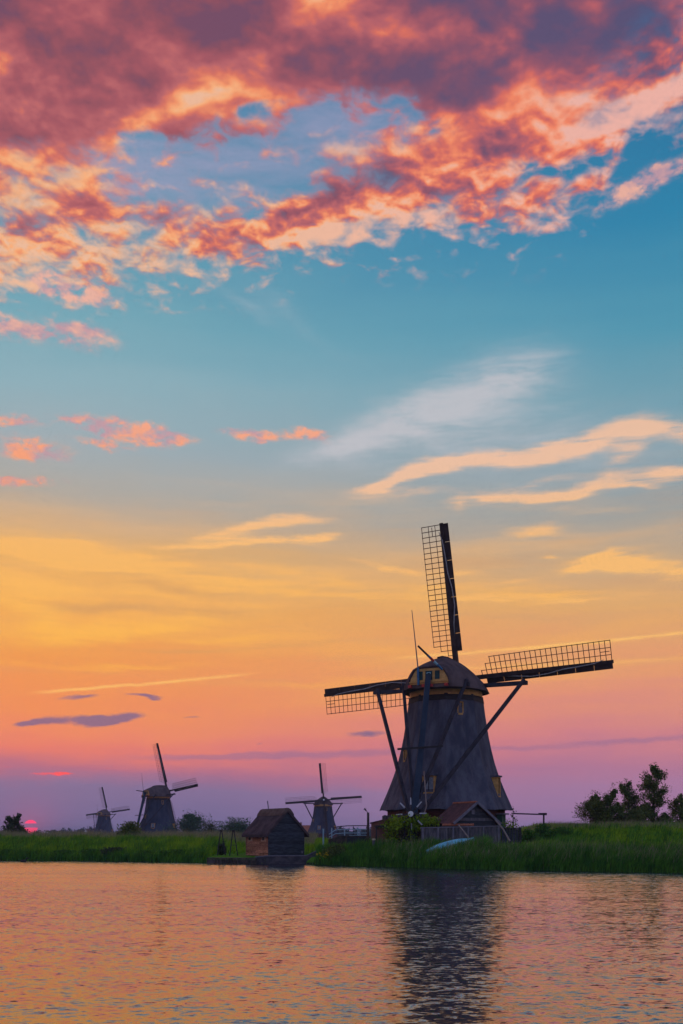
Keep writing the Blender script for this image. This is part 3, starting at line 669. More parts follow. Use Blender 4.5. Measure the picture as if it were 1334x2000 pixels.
        for j in range(nb):
            a, e = R0 + .35 + (LN - R0 - .4) * j / nb, R0 + .35 + (LN - R0 - .4) * (j + 1) / nb - (.03 if detail else 0)
            b = MB()
            b.hexa([at(a, -.05) - ax * .06, at(a, lw(a)) - ax * .06, at(e, lw(e)) - ax * .06, at(e, -.05) - ax * .06],
                   [at(a, -.05), at(a, lw(a)), at(e, lw(e)), at(e, -.05)]); b.build('leading_board', 'sail_wood', sail)
        nbar = 26; WL = 1.92
        joint = MB(); bw = .055 if detail else .05
        for j in range(nbar):
            r = R0 + (LN - .12 - R0) * j / (nbar - 1)
            w1 = WL if j > 1 else (.62 if j == 0 else 1.27)
            w0 = 0.0
            bm = MB() if detail else joint
            bm.beam(at(r, w0), at(r, w1 + .05), bw, bw)
            if detail: bm.build('lattice_bar', 'lattice', sail)
        for q, w in enumerate((.64, 1.28, WL)):
            bm = MB() if detail else joint
            ra = R0 + (LN - R0) * (q / (nbar - 1)) - .05
            for h_ in range(3):
                r_a, r_b = ra + (LN - .1 - ra) * h_ / 3, ra + (LN - .1 - ra) * (h_ + 1) / 3
                bm.beam(at(r_a, w), at(r_b, w), bw, bw)
            if detail: bm.build('lattice_rail', 'lattice', sail)
        if detail:
            bm = MB()
            bm.beam(at(LN - 1.05, .95), at(LN - .25, .95), bw, bw); bm.build('lattice_rail', 'lattice', sail)
        else:
            tag(joint.build('lattice', 'lattice', sail), kind='stuff')
        # furled canvas laid along the stock
        pts = [at(LN - .8, .25), at(LN - 1.6, .02), at(LN - 3, -.1), at(LN - 4.6, -.18), at(LN - 6.0, -.42), at(LN - 7.6, -.5), at(LN - 9.5, -.22), at(R0 + .9, -.1)]
        bm = MB(); bm.tube([p - ax * .17 for p in pts], [.03, .05, .06, .06, .05, .05, .06, .04], 6); bm.build('furled_canvas', 'rope', sail)
    # long and short beams through the cap, braces to the tail
    zl, zs = ZE + .50, ZE + .2
    b = MB(); b.beam(T(.6, -7.55, zl), T(.6, 7.55, zl), .34, .36); b.build('long_beam', 'brace', t)
    b = MB(); b.beam(T(-3.0, -3.3, zs), T(-3.0, 3.3, zs), .32, .34); b.build('short_beam', 'brace', t)
    tp0, tp1 = T(-4.55, 0, ZE + .98), T(-8.55, 0, .9)
    b = MB(); b.beam(tp0, tp1, .46, .46, .62, .6); b.build('tail_pole', 'tail', t)
    def tail(z): f = (tp0.z - z) / (tp0.z - tp1.z); return tp0.lerp(tp1, f)
    for e in (-1, 1):
        b = MB(); b.beam(T(.6, e * 7.25, zl + .3), tail(2.6) + T(0, e * .3, 0), .28, .28, .3, .3); b.build('long_brace', 'brace', t)
        b = MB(); b.beam(T(-3.0, e * 3.05, zs + .4), tail(4.3) + T(0, e * .26, 0), .26, .26, .28, .28); b.build('short_brace', 'brace', t)
    q = tail(8.75); b = MB(); b.beam(q + T(-.3, -2.05, -.05), q + T(-.3, 2.15, .05), .17, .17); b.build('tie_beam', 'tar', t)
    b = MB(); b.tube([T(-8.2, 1.0, 6.6), T(-8.5, 1.35, 3.6), T(-8.6, .75, 1.6)], .06, 6); b.build('guy_pole', 'pole', t)
    if detail:
        wc = T(-8.95, .25, 2.95); b = MB(); b.tube([wc - T(.35, 0, 0) * 1, wc + T(.35, 0, 0)], .26, 12); wh = b.build('capstan', 'tail', t)
        b = MB(); b.tube([wc - T(.42, 0, 0), wc - T(.35, 0, 0)], .24, 12); b.build('capstan_cap', 'white', wh)
        for k in range(8):
            a = R(2 + 45 * k); dr = T(0, math.cos(a), 0) + Vector((0, 0, math.sin(a))); c0 = wc - T(.3, 0, 0)
            b = MB(); b.beam(c0 + dr * .2, c0 + dr * .78, .10, .10); b.build('spoke', 'tar', wh)
            b = MB(); b.beam(c0 + dr * .78, c0 + dr * 1.38, .11, .11, .08, .08); b.build('spoke_tip', 'tip_white', wh)
    # lightning rod and flag staff
    b = MB(); p0 = T(-4.5, -.95, ZE + .25); b.tube([p0, p0 + Vector((-.05, 0, 1.4)), p0 + Vector((-.32, 0, 4.0)), p0 + Vector((-.60, 0, 6.6))], [.075, .06, .045, .03], 6); rod = b.build('lightning_rod', 'pole', t)
    b = MB(); b.tube([p0 + T(-.03, 0, -.1), p0 + T(-.03, 0, 0) + Vector((-.04, 0, 1.45))], .11, 8); b.build('rod_socket', 'blue', rod)
    if detail:
        a, e = T(-4.55, 1.3, ZE + 1.4), T(-7.0, 0, ZE + 3.15)
        b = MB(); b.tube([a, a.lerp(e, .62)], .105, 8); fp = b.build('flag_staff', 'blue', t)
        b = MB(); b.tube([a.lerp(e, .22), a.lerp(e, .36)], .115, 8); b.build('staff_band', 'lightblue', fp)
        b = MB(); b.tube([a.lerp(e, .36), a.lerp(e, .5)], .115, 8); b.build('staff_band', 'red', fp)
        b = MB(); b.tube([a.lerp(e, .62), e], .09, 8); b.build('staff_tip', 'tar', fp)
    elif side_pole:
        b = MB(); b.tube([T(-4.3, 0, ZE + 1.2), T(-7.6, 0, ZE + 1.55)], .13, 6); b.build('flag_staff', 'tar', t)
    # windows: (facet index from the corner nearest the eye, sideways shift, sill height, width, height, frame, deep)
    def rad(z): return float(np.interp(z, [q[0] for q in BODY], [q[1] for q in BODY]))
    wins = [(0, .0, 12.1, .40, .95, 'small'), (7, .45, 4.95, .95, 1.35, 'big'), (1, -.1, 4.7, .62, 1.6, 'big'), (6, .1, 8.0, .42, .85, 'small')]
    for k, off, z0, w, h, kind in wins:
        # facet between corner k and k+1; bearings grow clockwise, so k=0 lies to the eye's left unless mirrored
        a = oct_a[0] - R(22.5) - k * R(45); nrm = Vector((math.sin(a), math.cos(a), 0)); tx = Vector((-math.cos(a), math.sin(a), 0))
        r = rad(z0 + .1) * math.cos(R(22.5)) + .06
        c = nrm * r + tx * off + Vector((0, 0, z0)); dep = 1.0 if kind == 'big' else .5
        def wb(x0, x1, za, zb, d0, d1, mb): return mb.hexa([c + tx * x0 + nrm * d0 + Vector((0, 0, za)), c + tx * x1 + nrm * d0 + Vector((0, 0, za)), c + tx * x1 + nrm * d1 + Vector((0, 0, za)), c + tx * x0 + nrm * d1 + Vector((0, 0, za))],
                                                            [c + tx * x0 + nrm * d0 + Vector((0, 0, zb)), c + tx * x1 + nrm * d0 + Vector((0, 0, zb)), c + tx * x1 + nrm * d1 + Vector((0, 0, zb)), c + tx * x0 + nrm * d1 + Vector((0, 0, zb))])
        fr = .09
        b = MB(); wb(-w / 2 - fr, -w / 2, 0, h, -dep, 0, b); wb(w / 2, w / 2 + fr, 0, h, -dep, 0, b); wb(-w / 2 - fr, w / 2 + fr, h, h + fr, -dep, -.01, b); win = b.build('window', 'ochre', t)
        b = MB(); wb(-w / 2, w / 2, 0, h, -.16, -.10, b); b.build('pane', 'curtain' if kind == 'big' and k == 7 else 'glass', win)
        b = MB(); wb(-w / 2 - .02, w / 2 + .02, -.30 if kind == 'big' else -.16, -.003, -dep, .05, b); b.build('sill', 'ochre', win)
        if kind == 'big':
            b = MB(); wb(-.03, .03, .01, h - .01, -.10, -.05, b); b.build('mullion', 'tar' if k == 7 else 'ochre', win)
        b = MB(); wb(-w / 2 - fr - .12, w / 2 + fr + .12, h + fr + .002, h + fr + .14, -dep - .2, .10, b); b.build('hood', 'thatch', win)
    if detail:
        a = oct_a[0] + R(22.5); nrm = Vector((math.sin(a), math.cos(a), 0)); tx = Vector((-math.cos(a), math.sin(a), 0)); c = nrm * 5.1 + tx * 1.35
        b = MB()
        for x0, x1, z0, z1 in ((-.75, -.62, 0, 2.75), (.62, .75, 0, 2.75), (-.62, .62, 2.15, 2.3), (-.62, .62, 2.62, 2.75)):
            b.poly_prism([c + tx * x0 + Vector((0, 0, z0)), c + tx * x1 + Vector((0, 0, z0)), c + tx * x1 + Vector((0, 0, z1)), c + tx * x0 + Vector((0, 0, z1))], nrm * .1)
        dr = b.build('door', 'ochre', t)
        b = MB(); b.poly_prism([c + tx * x + Vector((0, 0, z)) - nrm * .02 for x, z in ((-.62, 0), (.62, 0), (.62, 2.15), (-.62, 2.15))], nrm * .06); b.build('door_leaf', 'glass', dr)
        for j in range(6):
            x = -.5 + j * .2; b = MB(); b.poly_prism([c + tx * x_ + Vector((0, 0, z)) for x_, z in ((x - .05, 2.3), (x + .05, 2.3), (x + .05, 2.62), (x - .05, 2.62))], nrm * .07); b.build('fanlight_slat', 'ochre', dr)
        c2 = nrm * 5.1 - tx * .1 + Vector((0, 0, 2.75)); b = MB(); b.tube([c2 + nrm * (.05 + .07 * i) for i in range(4)], [.05, .14, .15, .06], 10); b.build('wall_lamp', 'white', t)
        a = oct_a[0] - R(67.5); nrm = Vector((math.sin(a), math.cos(a), 0)); tx = Vector((-math.cos(a), math.sin(a), 0)); c = nrm * 5.12
        b = MB(); b.poly_prism([c + tx * x + Vector((0, 0, z)) for x, z in ((-.5, 1.2), (.5, 1.2), (.5, 3.0), (-.5, 3.0))], nrm * .5); gd = b.build('porch', 'green_door', t)
        b = MB(); b.poly_prism([c + tx * x + Vector((0, 0, z)) for x, z in ((-.75, 3.003), (.75, 3.003), (.75, 3.12), (-.75, 3.12))], nrm * .75); b.build('porch_roof', 'grey_trim', gd)
    return t

MD = 95.0; mp = P(871, HY, MD)
los = math.atan2(mp.x, mp.y)
windmill((mp.x, mp.y, 1.4), los + R(20), los, R(2.6), True, 'large thatched windmill seen from behind, nearest of the four', 1)
def far_mill(px, d, rel, phase, label, z0=1.4, **k):
    q = P(px, HY, d); l = math.atan2(q.x, q.y)
    return windmill((q.x, q.y, z0), l + R(rel), l, R(phase), False, label, int(px), **k)
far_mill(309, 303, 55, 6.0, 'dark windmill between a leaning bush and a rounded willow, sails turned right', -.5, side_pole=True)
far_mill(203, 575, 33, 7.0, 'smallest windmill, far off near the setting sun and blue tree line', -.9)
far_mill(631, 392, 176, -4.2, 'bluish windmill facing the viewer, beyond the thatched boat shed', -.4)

# ------------------------------------------------------------------ thatched boat shed on the quay
def gable_roof(mb, W, L, ze, zr, over, eave, th, y0=None):
    """two sloping slabs meeting at the ridge; local x = width, y = length"""
    for e in (-1, 1):
        hw = W / 2 + eave; k = (zr - ze) / (W / 2); zl = ze - k * eave
        y_a, y_b = -L / 2 - over, L / 2 + over
        mb.hexa([(0, y_a, zr), (e * hw, y_a, zl), (e * hw, y_b, zl), (0, y_b, zr)], [(0, y_a, zr + th * 1.25), (e * (hw + .03), y_a, zl + th), (e * (hw + .03), y_b, zl + th), (0, y_b, zr + th * 1.25)])
    return mb
def boat_shed():
    d = 93.6; c = P(536, HY, d); az = math.atan2(c.x, c.y); z0 = .68
    t = empty('boat_shed', (c.x, c.y + .9, z0), -az + R(27), 'thatched boat shed with black gable boards on the quay', 'shed')
    W, L, H, A = 3.5, 4.7, 2.12, 3.95
    b = MB(); b.poly_prism([(-W / 2 + .06, -L / 2 + .06, 0), (W / 2 - .06, -L / 2 + .06, 0), (W / 2 - .06, -L / 2 + .06, H), (0, -L / 2 + .06, A), (-W / 2 + .06, -L / 2 + .06, H)], (0, L - .12, 0)); b.build('wall', 'tar', t)
    n, bh, rng = 15, .265, random.Random(5)
    for i in range(n):                                         # weatherboards of the gable
        za, zb = i * bh, i * bh + bh + .02
        def hw(z): return W / 2 + .03 if z <= H else max(0.02, (W / 2 + .03) * (A - z) / (A - H))
        if hw(za) < .1: break
        y = -L / 2; o = rng.uniform(-.008, .008)
        b = MB(); b.hexa([(-hw(za), y - .055 + o, za), (hw(za), y - .055 + o, za), (hw(za), y + .05, za), (-hw(za), y + .05, za)], [(-hw(zb), y - .018 + o, zb), (hw(zb), y - .018 + o, zb), (hw(zb), y + .05, zb), (-hw(zb), y + .05, zb)])
        b.build('gable_board', 'black_board', t)
    ws = [(-L / 2 + 1.05, .50), (L / 2 - .85, .5)]
    for i in range(8):                                          # boards of the side wall, broken by the two windows under the eaves
        za, zb = i * bh, min(H, i * bh + bh + .02); x = -W / 2
        spans = [(-L / 2 + .02, L / 2 - .02)]
        if zb > 1.45:
            e = sorted(ws); spans = [(-L / 2 + .02, e[0][0] - e[0][1]), (e[0][0] + e[0][1], e[1][0] - e[1][1]), (e[1][0] + e[1][1], L / 2 - .02)]
        for a, q in spans:
            if q - a < .1: continue
            cut = [a, q] if q - a < 1.6 or rng.random() < .3 else [a, a + (q - a) * rng.uniform(.35, .65), q]
            for j in range(len(cut) - 1):
                o = rng.uniform(-.012, .012); b = MB(); ya, yb = cut[j] + .008, cut[j + 1] - .008
                b.hexa([(x - .10 + o, ya, za), (x + .05, ya, za), (x + .05, yb, za), (x - .10 + o, yb, za)], [(x - .02 + o, ya, zb), (x + .05, ya, zb), (x + .05, yb, zb), (x - .02 + o, yb, zb)])
                b.build('side_board', 'brown_board', t)
    for yc, hw in ws:
        x = -W / 2; b = MB()
        for ya, yb, za, zb in ((yc - hw, yc - hw + .07, 1.38, H), (yc + hw - .07, yc + hw, 1.38, H), (yc - hw, yc + hw, 1.30, 1.38)): b.box((x - .03, (ya + yb) / 2, (za + zb) / 2), (.12, yb - ya, zb - za))
        wn = b.build('window', 'pale_board', t)
        b = MB(); b.box((x + .03, yc - .2, 1.75), (.04, .5, .72)); b.build('shutter', 'pale_board', wn)
        b = MB(); b.box((x + .02, yc + .25, 1.75), (.03, .4, .72)); b.build('pane', 'glass', wn)
    for y in (-L / 2 + .05, L / 2 - .05):
        b = MB(); b.box((-W / 2 - .05, y, H / 2), (.12, .12, H)); b.build('corner_post', 'brown_board' if y > 0 else 'black_board', t)
    b = MB(); gable_roof(b, W, L, H, A, .22, .42, .24); rf = b.build('roof', 'dark_thatch', t)
    b = MB(); pts = [(-.62, A - .30), (-.5, A - .04), (-.25, A + .28), (0, A + .38), (.25, A + .28), (.5, A - .04), (.62, A - .30), (.3, A - .1), (0, A + .1), (-.3, A - .1)]
    b.poly_prism([(x, -L / 2 - .26, z) for x, z in pts], (0, L + .52, 0)); b.build('ridge_cap', 'ridge_thatch', rf)
    b = MB(); b.tube([(-.2, .9, A + .2), (-.28, 1.0, A + 1.1)], .05, 6); b.build('vent_pipe', 'grey_trim', rf)
    b = MB(); b.box((W / 2 - .22, -L / 2 - .08, .32), (.16, .06, .22)); b.build('socket_box', 'grey_trim', t)
boat_shed()

# ------------------------------------------------------------------ quay, retaining wall
def quay():
    a, e = P(407, 1681, 91.5), P(502, 1681, 91.2)
    t = empty('timber_quay', (a.x, a.y - .9, 0), math.atan2(e.y - a.y, e.x - a.x), 'low timber landing stage with short piles along the water', 'quay')
    L = (e - a).length
    b = MB(); b.box((L / 2, .5, .50), (L, 1.3, .1)); b.build('deck', 'quay_wood', t)
    b = MB(); b.box((L / 2, -.12, .22), (L, .06, .40)); b.build('facing', 'quay_wood', t)
    for i in range(13):
        x = .7 + i * (L - 1.0) / 13; b = MB(); b.tube([(x, -.2, -.8), (x, -.2, .44)], .06, 6); b.build('pile', 'quay_wood', t)
    t = empty('retaining_wall', (0, 0, 0), 0, 'dark concrete retaining wall under the black gable, ramped up at its right end', 'wall')
    top = [(498, 1675, 90.6), (520, 1672.5, 90.4), (598, 1672, 90.2), (615, 1664, 90.0), (634, 1654.5, 89.6)]
    for i in range(len(top) - 1):
        p, q = P(*top[i]), P(*top[i + 1]); n = Vector((0, .45, 0)); dn = Vector((0, 0, 1))
        b = MB(); b.hexa([Vector((p.x, p.y, -1)), Vector((q.x, q.y, -1)), Vector((q.x, q.y, -1)) + n, Vector((p.x, p.y, -1)) + n], [p, q, q + n, p + n]); b.build('wall_section', 'concrete', t)
        b = MB(); b.hexa([p + Vector((0, -.05, .003)), q + Vector((0, -.05, .003)), q + n + Vector((0, .05, .003)), p + n + Vector((0, .05, .003))], [p + Vector((0, -.05, .07)), q + Vector((0, -.05, .07)), q + n + Vector((0, .05, .07)), p + n + Vector((0, .05, .07))]); b.build('coping', 'grey_trim', t)
quay()

# ------------------------------------------------------------------ A-frames left of the shed
for px, d, lab in ((432, 96.2, 'black A-shaped trestle beside the dark bush'), (456, 95.4, 'black A-shaped trestle nearest the boat shed')):
    p = P(px, 1622, d); z0 = g1(p.x, p.y); t = empty('trestle', (p.x, p.y, z0), 0, lab, 'trestle', 'net trestles on the bank'); H = p.z - z0
    for e, w in ((-1, .36), (1, .40)):
        b = MB(); b.beam((e * .05, 0, H), (e * w, e * .1, -.1), .09, .09); b.build('leg', 'tar', t)
    b = MB(); b.box((0, 0, H - .03), (.24, .14, .12)); b.build('head_block', 'tar', t)
    b = MB(); b.beam((-.19, .02, H * .42), (.2, .02, H * .42), .05, .05); b.build('rung', 'tar', t)

# ------------------------------------------------------------------ sluice, railing, lamp post between shed and mill
def sluice():
    d = 94.0; a, e = P(641, 1655, d), P(722, 1655, d)
    t = empty('sluice', (a.x, a.y, 0), 0, 'low dark timber sluice under the white railing', 'sluice'); L = e.x - a.x
    zt = P(0, 1633, d).z; n = 11
    b = MB(); b.poly_prism([(0, .1, -.5), (L, .1, -.5), (L, .1, zt - .1), (L * .25, .1, zt - .12), (0, .1, zt - .35)], (0, 2.6, 0)); b.build('lock_chamber', 'tar', t)
    for i in range(n):
        x0, x1 = L * i / n + .012, L * (i + 1) / n - .012; h = zt - .06 - (.28 * (1 - i / 3) if i < 3 else 0)
        b = MB(); b.box(((x0 + x1) / 2, .06 + .012 * (i % 3), (h - .4) / 2), (x1 - x0, .07, h + .4)); b.build('plank', 'quay_wood' if i < 5 else 'black_board', t)
    b = MB(); b.box((L * .72, 1.2, zt + .03), (L * .42, .9, .10)); b.build('slab', 'rail_white', t)
    b = MB(); b.beam((0, .02, zt - .38), (L * .28, .02, zt - .02), .1, .12); b.beam((L * .28, .02, zt - .02), (L, .02, zt - .02), .1, .12); b.build('top_rail', 'quay_wood', t)
sluice()
def railing():
    d = 96.5; t = empty('railing', (0, 0, 0), 0, 'pale blue-white footbridge railing with two rails beside the sluice', 'railing')
    tops = [(643.5, 1631, 1634.5), (648, 1621, 1638), (673, 1620, 1634), (699, 1619.5, 1633), (703, 1619.5, 1633), (721, 1619.5, 1634)]
    for px, ya, yb in tops[1:]:
        b = MB(); b.tube([P(px, yb + 4, d), P(px, ya - (4 if px == 648 or px == 699 else 0), d)], .055, 6); b.build('post', 'rail_white', t)
    for ys in ((1629.5, 1621, 1620, 1619.5), (1635, 1628.5, 1627, 1627)):
        pts = [P(x, y, d) for x, y in zip((642.5, 655, 673, 722), ys)]
        b = MB(); b.tube(pts, .045, 6); b.build('rail', 'rail_white', t)
    p = P(631.5, 1620, 97.0); t = empty('marker_post', (p.x, p.y, g1(p.x, p.y) - .2), 0, 'single white marker post on the grass left of the railing', 'post')
    b = MB(); b.box((0, 0, (p.z - t.location.z) / 2), (.14, .14, p.z - t.location.z)); b.box((0, 0, p.z - t.location.z + .03), (.18, .18, .06)); b.build('shaft', 'rail_white', t)
    t = empty('arched_handrail', (0, 0, 0), 0, 'thin dark handrail arching behind the white railing', 'handrail')
    b = MB(); b.tube([P(646, 1619, 108), P(660, 1614.5, 108), P(680, 1612.8, 108), (P(722, 1612.6, 108))], .05, 6); b.build('rail', 'brace', t)
    for px in (660, 690, 716):
        q = P(px, 1614, 108); b = MB(); b.tube([q, (q.x, q.y, g1(q.x, q.y) - .3)], .04, 6); b.build('post', 'brace', t)
railing()
def lamp_post():
    d = 90.5; p = P(719, 1587, d); z0 = g1(p.x, p.y) - .3; H = p.z - z0
    t = empty('timber_post', (p.x, p.y, z0), 0, 'tall dark timber post with a slanted stay and small vane', 'post')
    b = MB(); b.beam((0, 0, 0), (0, 0, H), .24, .24, .2, .2); b.build('shaft', 'quay_wood', t)
    b = MB(); b.beam((-.95, -.1, .2), (-.05, -.05, 1.55), .09, .09); b.build('stay', 'quay_wood', t)
    b = MB(); b.tube([(-.05, 0, H), (-.16, 0, H + .18), (-.30, 0, H + .30)], .03, 6); v = b.build('vane_arm', 'tar', t)
    b = MB(); b.tube([(-.24, 0, H + .14), (-.20, 0, H + .34)], .05, 6); b.tube([(-.38, 0, H + .24), (-.28, 0, H + .40)], .045, 6); b.build('vane', 'tar', v)
    p = P(730, 1641, 86.5); z0 = g1(p.x, p.y) - .3; H = p.z - z0
    t = empty('mooring_post', (p.x, p.y, z0), 0, 'short grey mooring post with pale cap in the reeds', 'post')
    b = MB(); b.tube([(0, 0, 0), (0, 0, H)], [.14, .13], 10); b.build('shaft', 'fence_board', t)
    b = MB(); b.tube([(0, 0, H + .002), (0, 0, H + .10), (0, 0, H + .14)], [.16, .16, .05], 10); b.build('cap', 'yellow_cap', t)
lamp_post()

# ------------------------------------------------------------------ brick hut, pergola with vine, dark lean-to roof
def hut():
    d = 88.6; a, e = P(725, 1640, d), P(764, 1640, d); z0 = 1.0
    t = empty('brick_hut', (a.x, a.y, z0), R(-4), 'small red brick hut with sloping tiled roof left of the vine', 'hut')
    L = e.x - a.x; zl, zr = P(0, 1608, d).z - z0, P(0, 1599, d).z - z0
    b = MB(); b.poly_prism([(0, 0, -.4), (L, 0, -.4), (L, 0, zr), (0, 0, zl)], (0, 1.6, 0)); b.build('wall', 'hut_brick', t)
    b = MB(); b.hexa([(-.12, -.15, zl - .03), (L + .1, -.15, zr + .03), (L + .1, 1.8, zr + .03), (-.12, 1.8, zl - .03)], [(-.12, -.15, zl + .06), (L + .1, -.15, zr + .12), (L + .1, 1.8, zr + .12), (-.12, 1.8, zl + .06)]); rf = b.build('roof', 'tiles', t)
    b = MB(); b.tube([(L * .68, .5, zr - .1), (L * .68, .5, zr + .22), (L * .68, .5, zr + .32)], [.24, .24, .08], 12); b.build('chimney', 'concrete', rf)
    d = 87.2; t = empty('pergola', (0, 0, 0), 0, 'thin black pergola frame carrying the vine', 'pergola')
    for px in (735, 790, 850):
        q = P(px, 1614, d); b = MB(); b.beam((q.x, q.y, g1(q.x, q.y) - .3), q, .12, .12); b.build('post', 'tar', t)
    b = MB(); b.beam(P(731, 1613.5, d), P(868, 1613, d), .11, .11); b.build('rail', 'tar', t)
    b = MB(); b.beam(P(733, 1616.5, d + 1.2), P(868, 1614, d + 1.2), .09, .09); b.build('rail', 'tar', t)
    d = 87.9; t = empty('lean_to_roof', (0, 0, 0), 0, 'dark corrugated lean-to roof above the vine', 'roof')
    p, q = P(757, 1600, d), P(834, 1597, d); n = 20
    b = MB(); lo, hi = [], []
    for i in range(n * 2 + 1):
        f = i / (n * 2); r = p.lerp(q, f); r.z += .035 * (i % 2)
        lo.append(r); hi.append(r + Vector((0, 1.5, .35)))
    m = len(lo); th = Vector((0, 0, -.07))
    b.add(lo + hi + [v + th for v in lo] + [v + th for v in hi], [(i, i + 1, m + i + 1, m + i) for i in range(m - 1)] + [(2 * m + i, 3 * m + i, 3 * m + i + 1, 2 * m + i + 1) for i in range(m - 1)] + [(i, 2 * m + i, 2 * m + i + 1, i + 1) for i in range(m - 1)])
    b.build('sheet', 'tar', t)
    for px in (760, 832):
        r = P(px, 1600, d + .1); b = MB(); b.beam((r.x, r.y, g1(r.x, r.y) - .2), r, .1, .1); b.build('post', 'tar', t)
hut()
def vine():
    rng = np.random.default_rng(11); d = 86.6
    t = empty('climbing_vine', tuple(P(800, 1640, d)), 0, 'yellow-green climbing vine draped over the pergola', 'vine'); o = np.array(P(800, 1640, d))
    C = []
    for px, py, sx, sy, n in ((772, 1608, 14, 7, 420), (800, 1603, 22, 6, 620), (826, 1601, 14, 7, 480), (848, 1604, 16, 4, 300), (868, 1606, 14, 3, 160), (880, 1608, 10, 2, 60), (768, 1622, 9, 9, 300), (808, 1615, 12, 9, 420), (830, 1612, 9, 7, 260), (806, 1634, 5, 12, 130), (764, 1640, 8, 14, 160), (790, 1625, 26, 12, 260), (755, 1618, 7, 9, 130)):
        # clumps
        k = max(4, n // 45); cc = np.stack([rng.normal(px, sx * .8, k), rng.normal(py, sy * .8, k), rng.normal(d + .4, .45, k)], 1)
        idx = rng.integers(0, k, n); pp = cc[idx] + np.stack([rng.normal(0, 5, n), rng.normal(0, 4, n), rng.normal(0, .18, n)], 1)
        C.append(np.stack([(pp[:, 0] - CX) / F * pp[:, 2], pp[:, 2], CAMH + (HY - pp[:, 1]) / F * pp[:, 2]], 1))
    C = np.concatenate(C) - o
    leaves('foliage', C, .20, rng, 'leaf_vine', t, .2, .8)
    b = MB(); 
    for px in (766, 790, 812, 838):
        a = P(px, 1655, d + .5) - Vector(o); e = P(px + 4, 1608, d + .5) - Vector(o); b.tube([a, a.lerp(e, .4) + Vector((.15, 0, 0)), a.lerp(e, .7) - Vector((.1, 0, 0)), e], [.06, .05, .04, .03], 5)
    b.build('stem', 'bark', t)
    # darker shrub growing under the pergola
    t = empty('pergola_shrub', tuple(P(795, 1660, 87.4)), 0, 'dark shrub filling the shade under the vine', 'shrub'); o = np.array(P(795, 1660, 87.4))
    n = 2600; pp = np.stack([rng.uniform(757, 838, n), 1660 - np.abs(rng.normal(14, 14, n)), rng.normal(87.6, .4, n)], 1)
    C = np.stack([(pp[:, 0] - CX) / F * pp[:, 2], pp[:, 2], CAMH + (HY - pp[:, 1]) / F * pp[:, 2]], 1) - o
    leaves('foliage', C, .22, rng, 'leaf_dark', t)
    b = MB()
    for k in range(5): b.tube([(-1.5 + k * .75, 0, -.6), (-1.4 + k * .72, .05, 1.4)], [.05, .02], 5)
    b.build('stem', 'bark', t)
vine()

# ------------------------------------------------------------------ yard fence, small shed, tiles, props, boat
def fence():
    d = 84.2; t = empty('board_fence', (0, 0, 0), 0, 'weathered grey vertical board fence in front of the mill', 'fence'); rng = random.Random(3)
    n = 21; x0, x1 = 822, 978
    for i in range(n):
        pa, pb = x0 + (x1 - x0) * i / n + .25, x0 + (x1 - x0) * (i + 1) / n - .25
        top = 1618 - 3.6 * (i / n) + rng.uniform(-.3, .3); dd = d + rng.uniform(-.02, .02)
        a, e = P(pa, top, dd), P(pb, top, dd); b = MB(); b.box(((a.x + e.x) / 2, dd, (a.z + .5) / 2), (e.x - a.x, .05, a.z - .5)); b.build('board', 'fence_board', t)
    for i in range(0, 6):
        px = x0 + 4 + (x1 - x0 - 8) * i / 5; q = P(px, 1617.5 - 3.6 * i / 5, d - .09); b = MB(); b.box((q.x, q.y, (q.z + .4) / 2), (.12, .10, q.z - .4)); b.build('post', 'grey_trim', t)
    b = MB(); b.beam(P(x0 - 1, 1617, d - .03), P(x1 + 1, 1613.2, d - .03), .16, .09); b.build('top_rail', 'grey_trim', t)
    t = empty('dark_fence', (0, 0, 0), 0, 'low dark fence section at the right end of the yard', 'fence')
    for i in range(7):
        pa, pb = 980 + 38 * i / 7, 980 + 38 * (i + 1) / 7 - .6; a, e = P(pa, 1619 + .3 * (i % 2), 85.0), P(pb, 1619, 85.0); b = MB(); b.box(((a.x + e.x) / 2, 85.0, (a.z + .5) / 2), (e.x - a.x, .06, a.z - .5)); b.build('board', 'black_board', t)
    q = P(1016, 1617, 84.9); b = MB(); b.box((q.x, q.y, (q.z + .4) / 2), (.2, .16, q.z - .4)); b.build('post', 'tar', t)
    b = MB(); b.beam(P(979, 1618, 84.9), P(1017, 1617.5, 84.9), .14, .1); b.build('top_rail', 'tar', t)
fence()
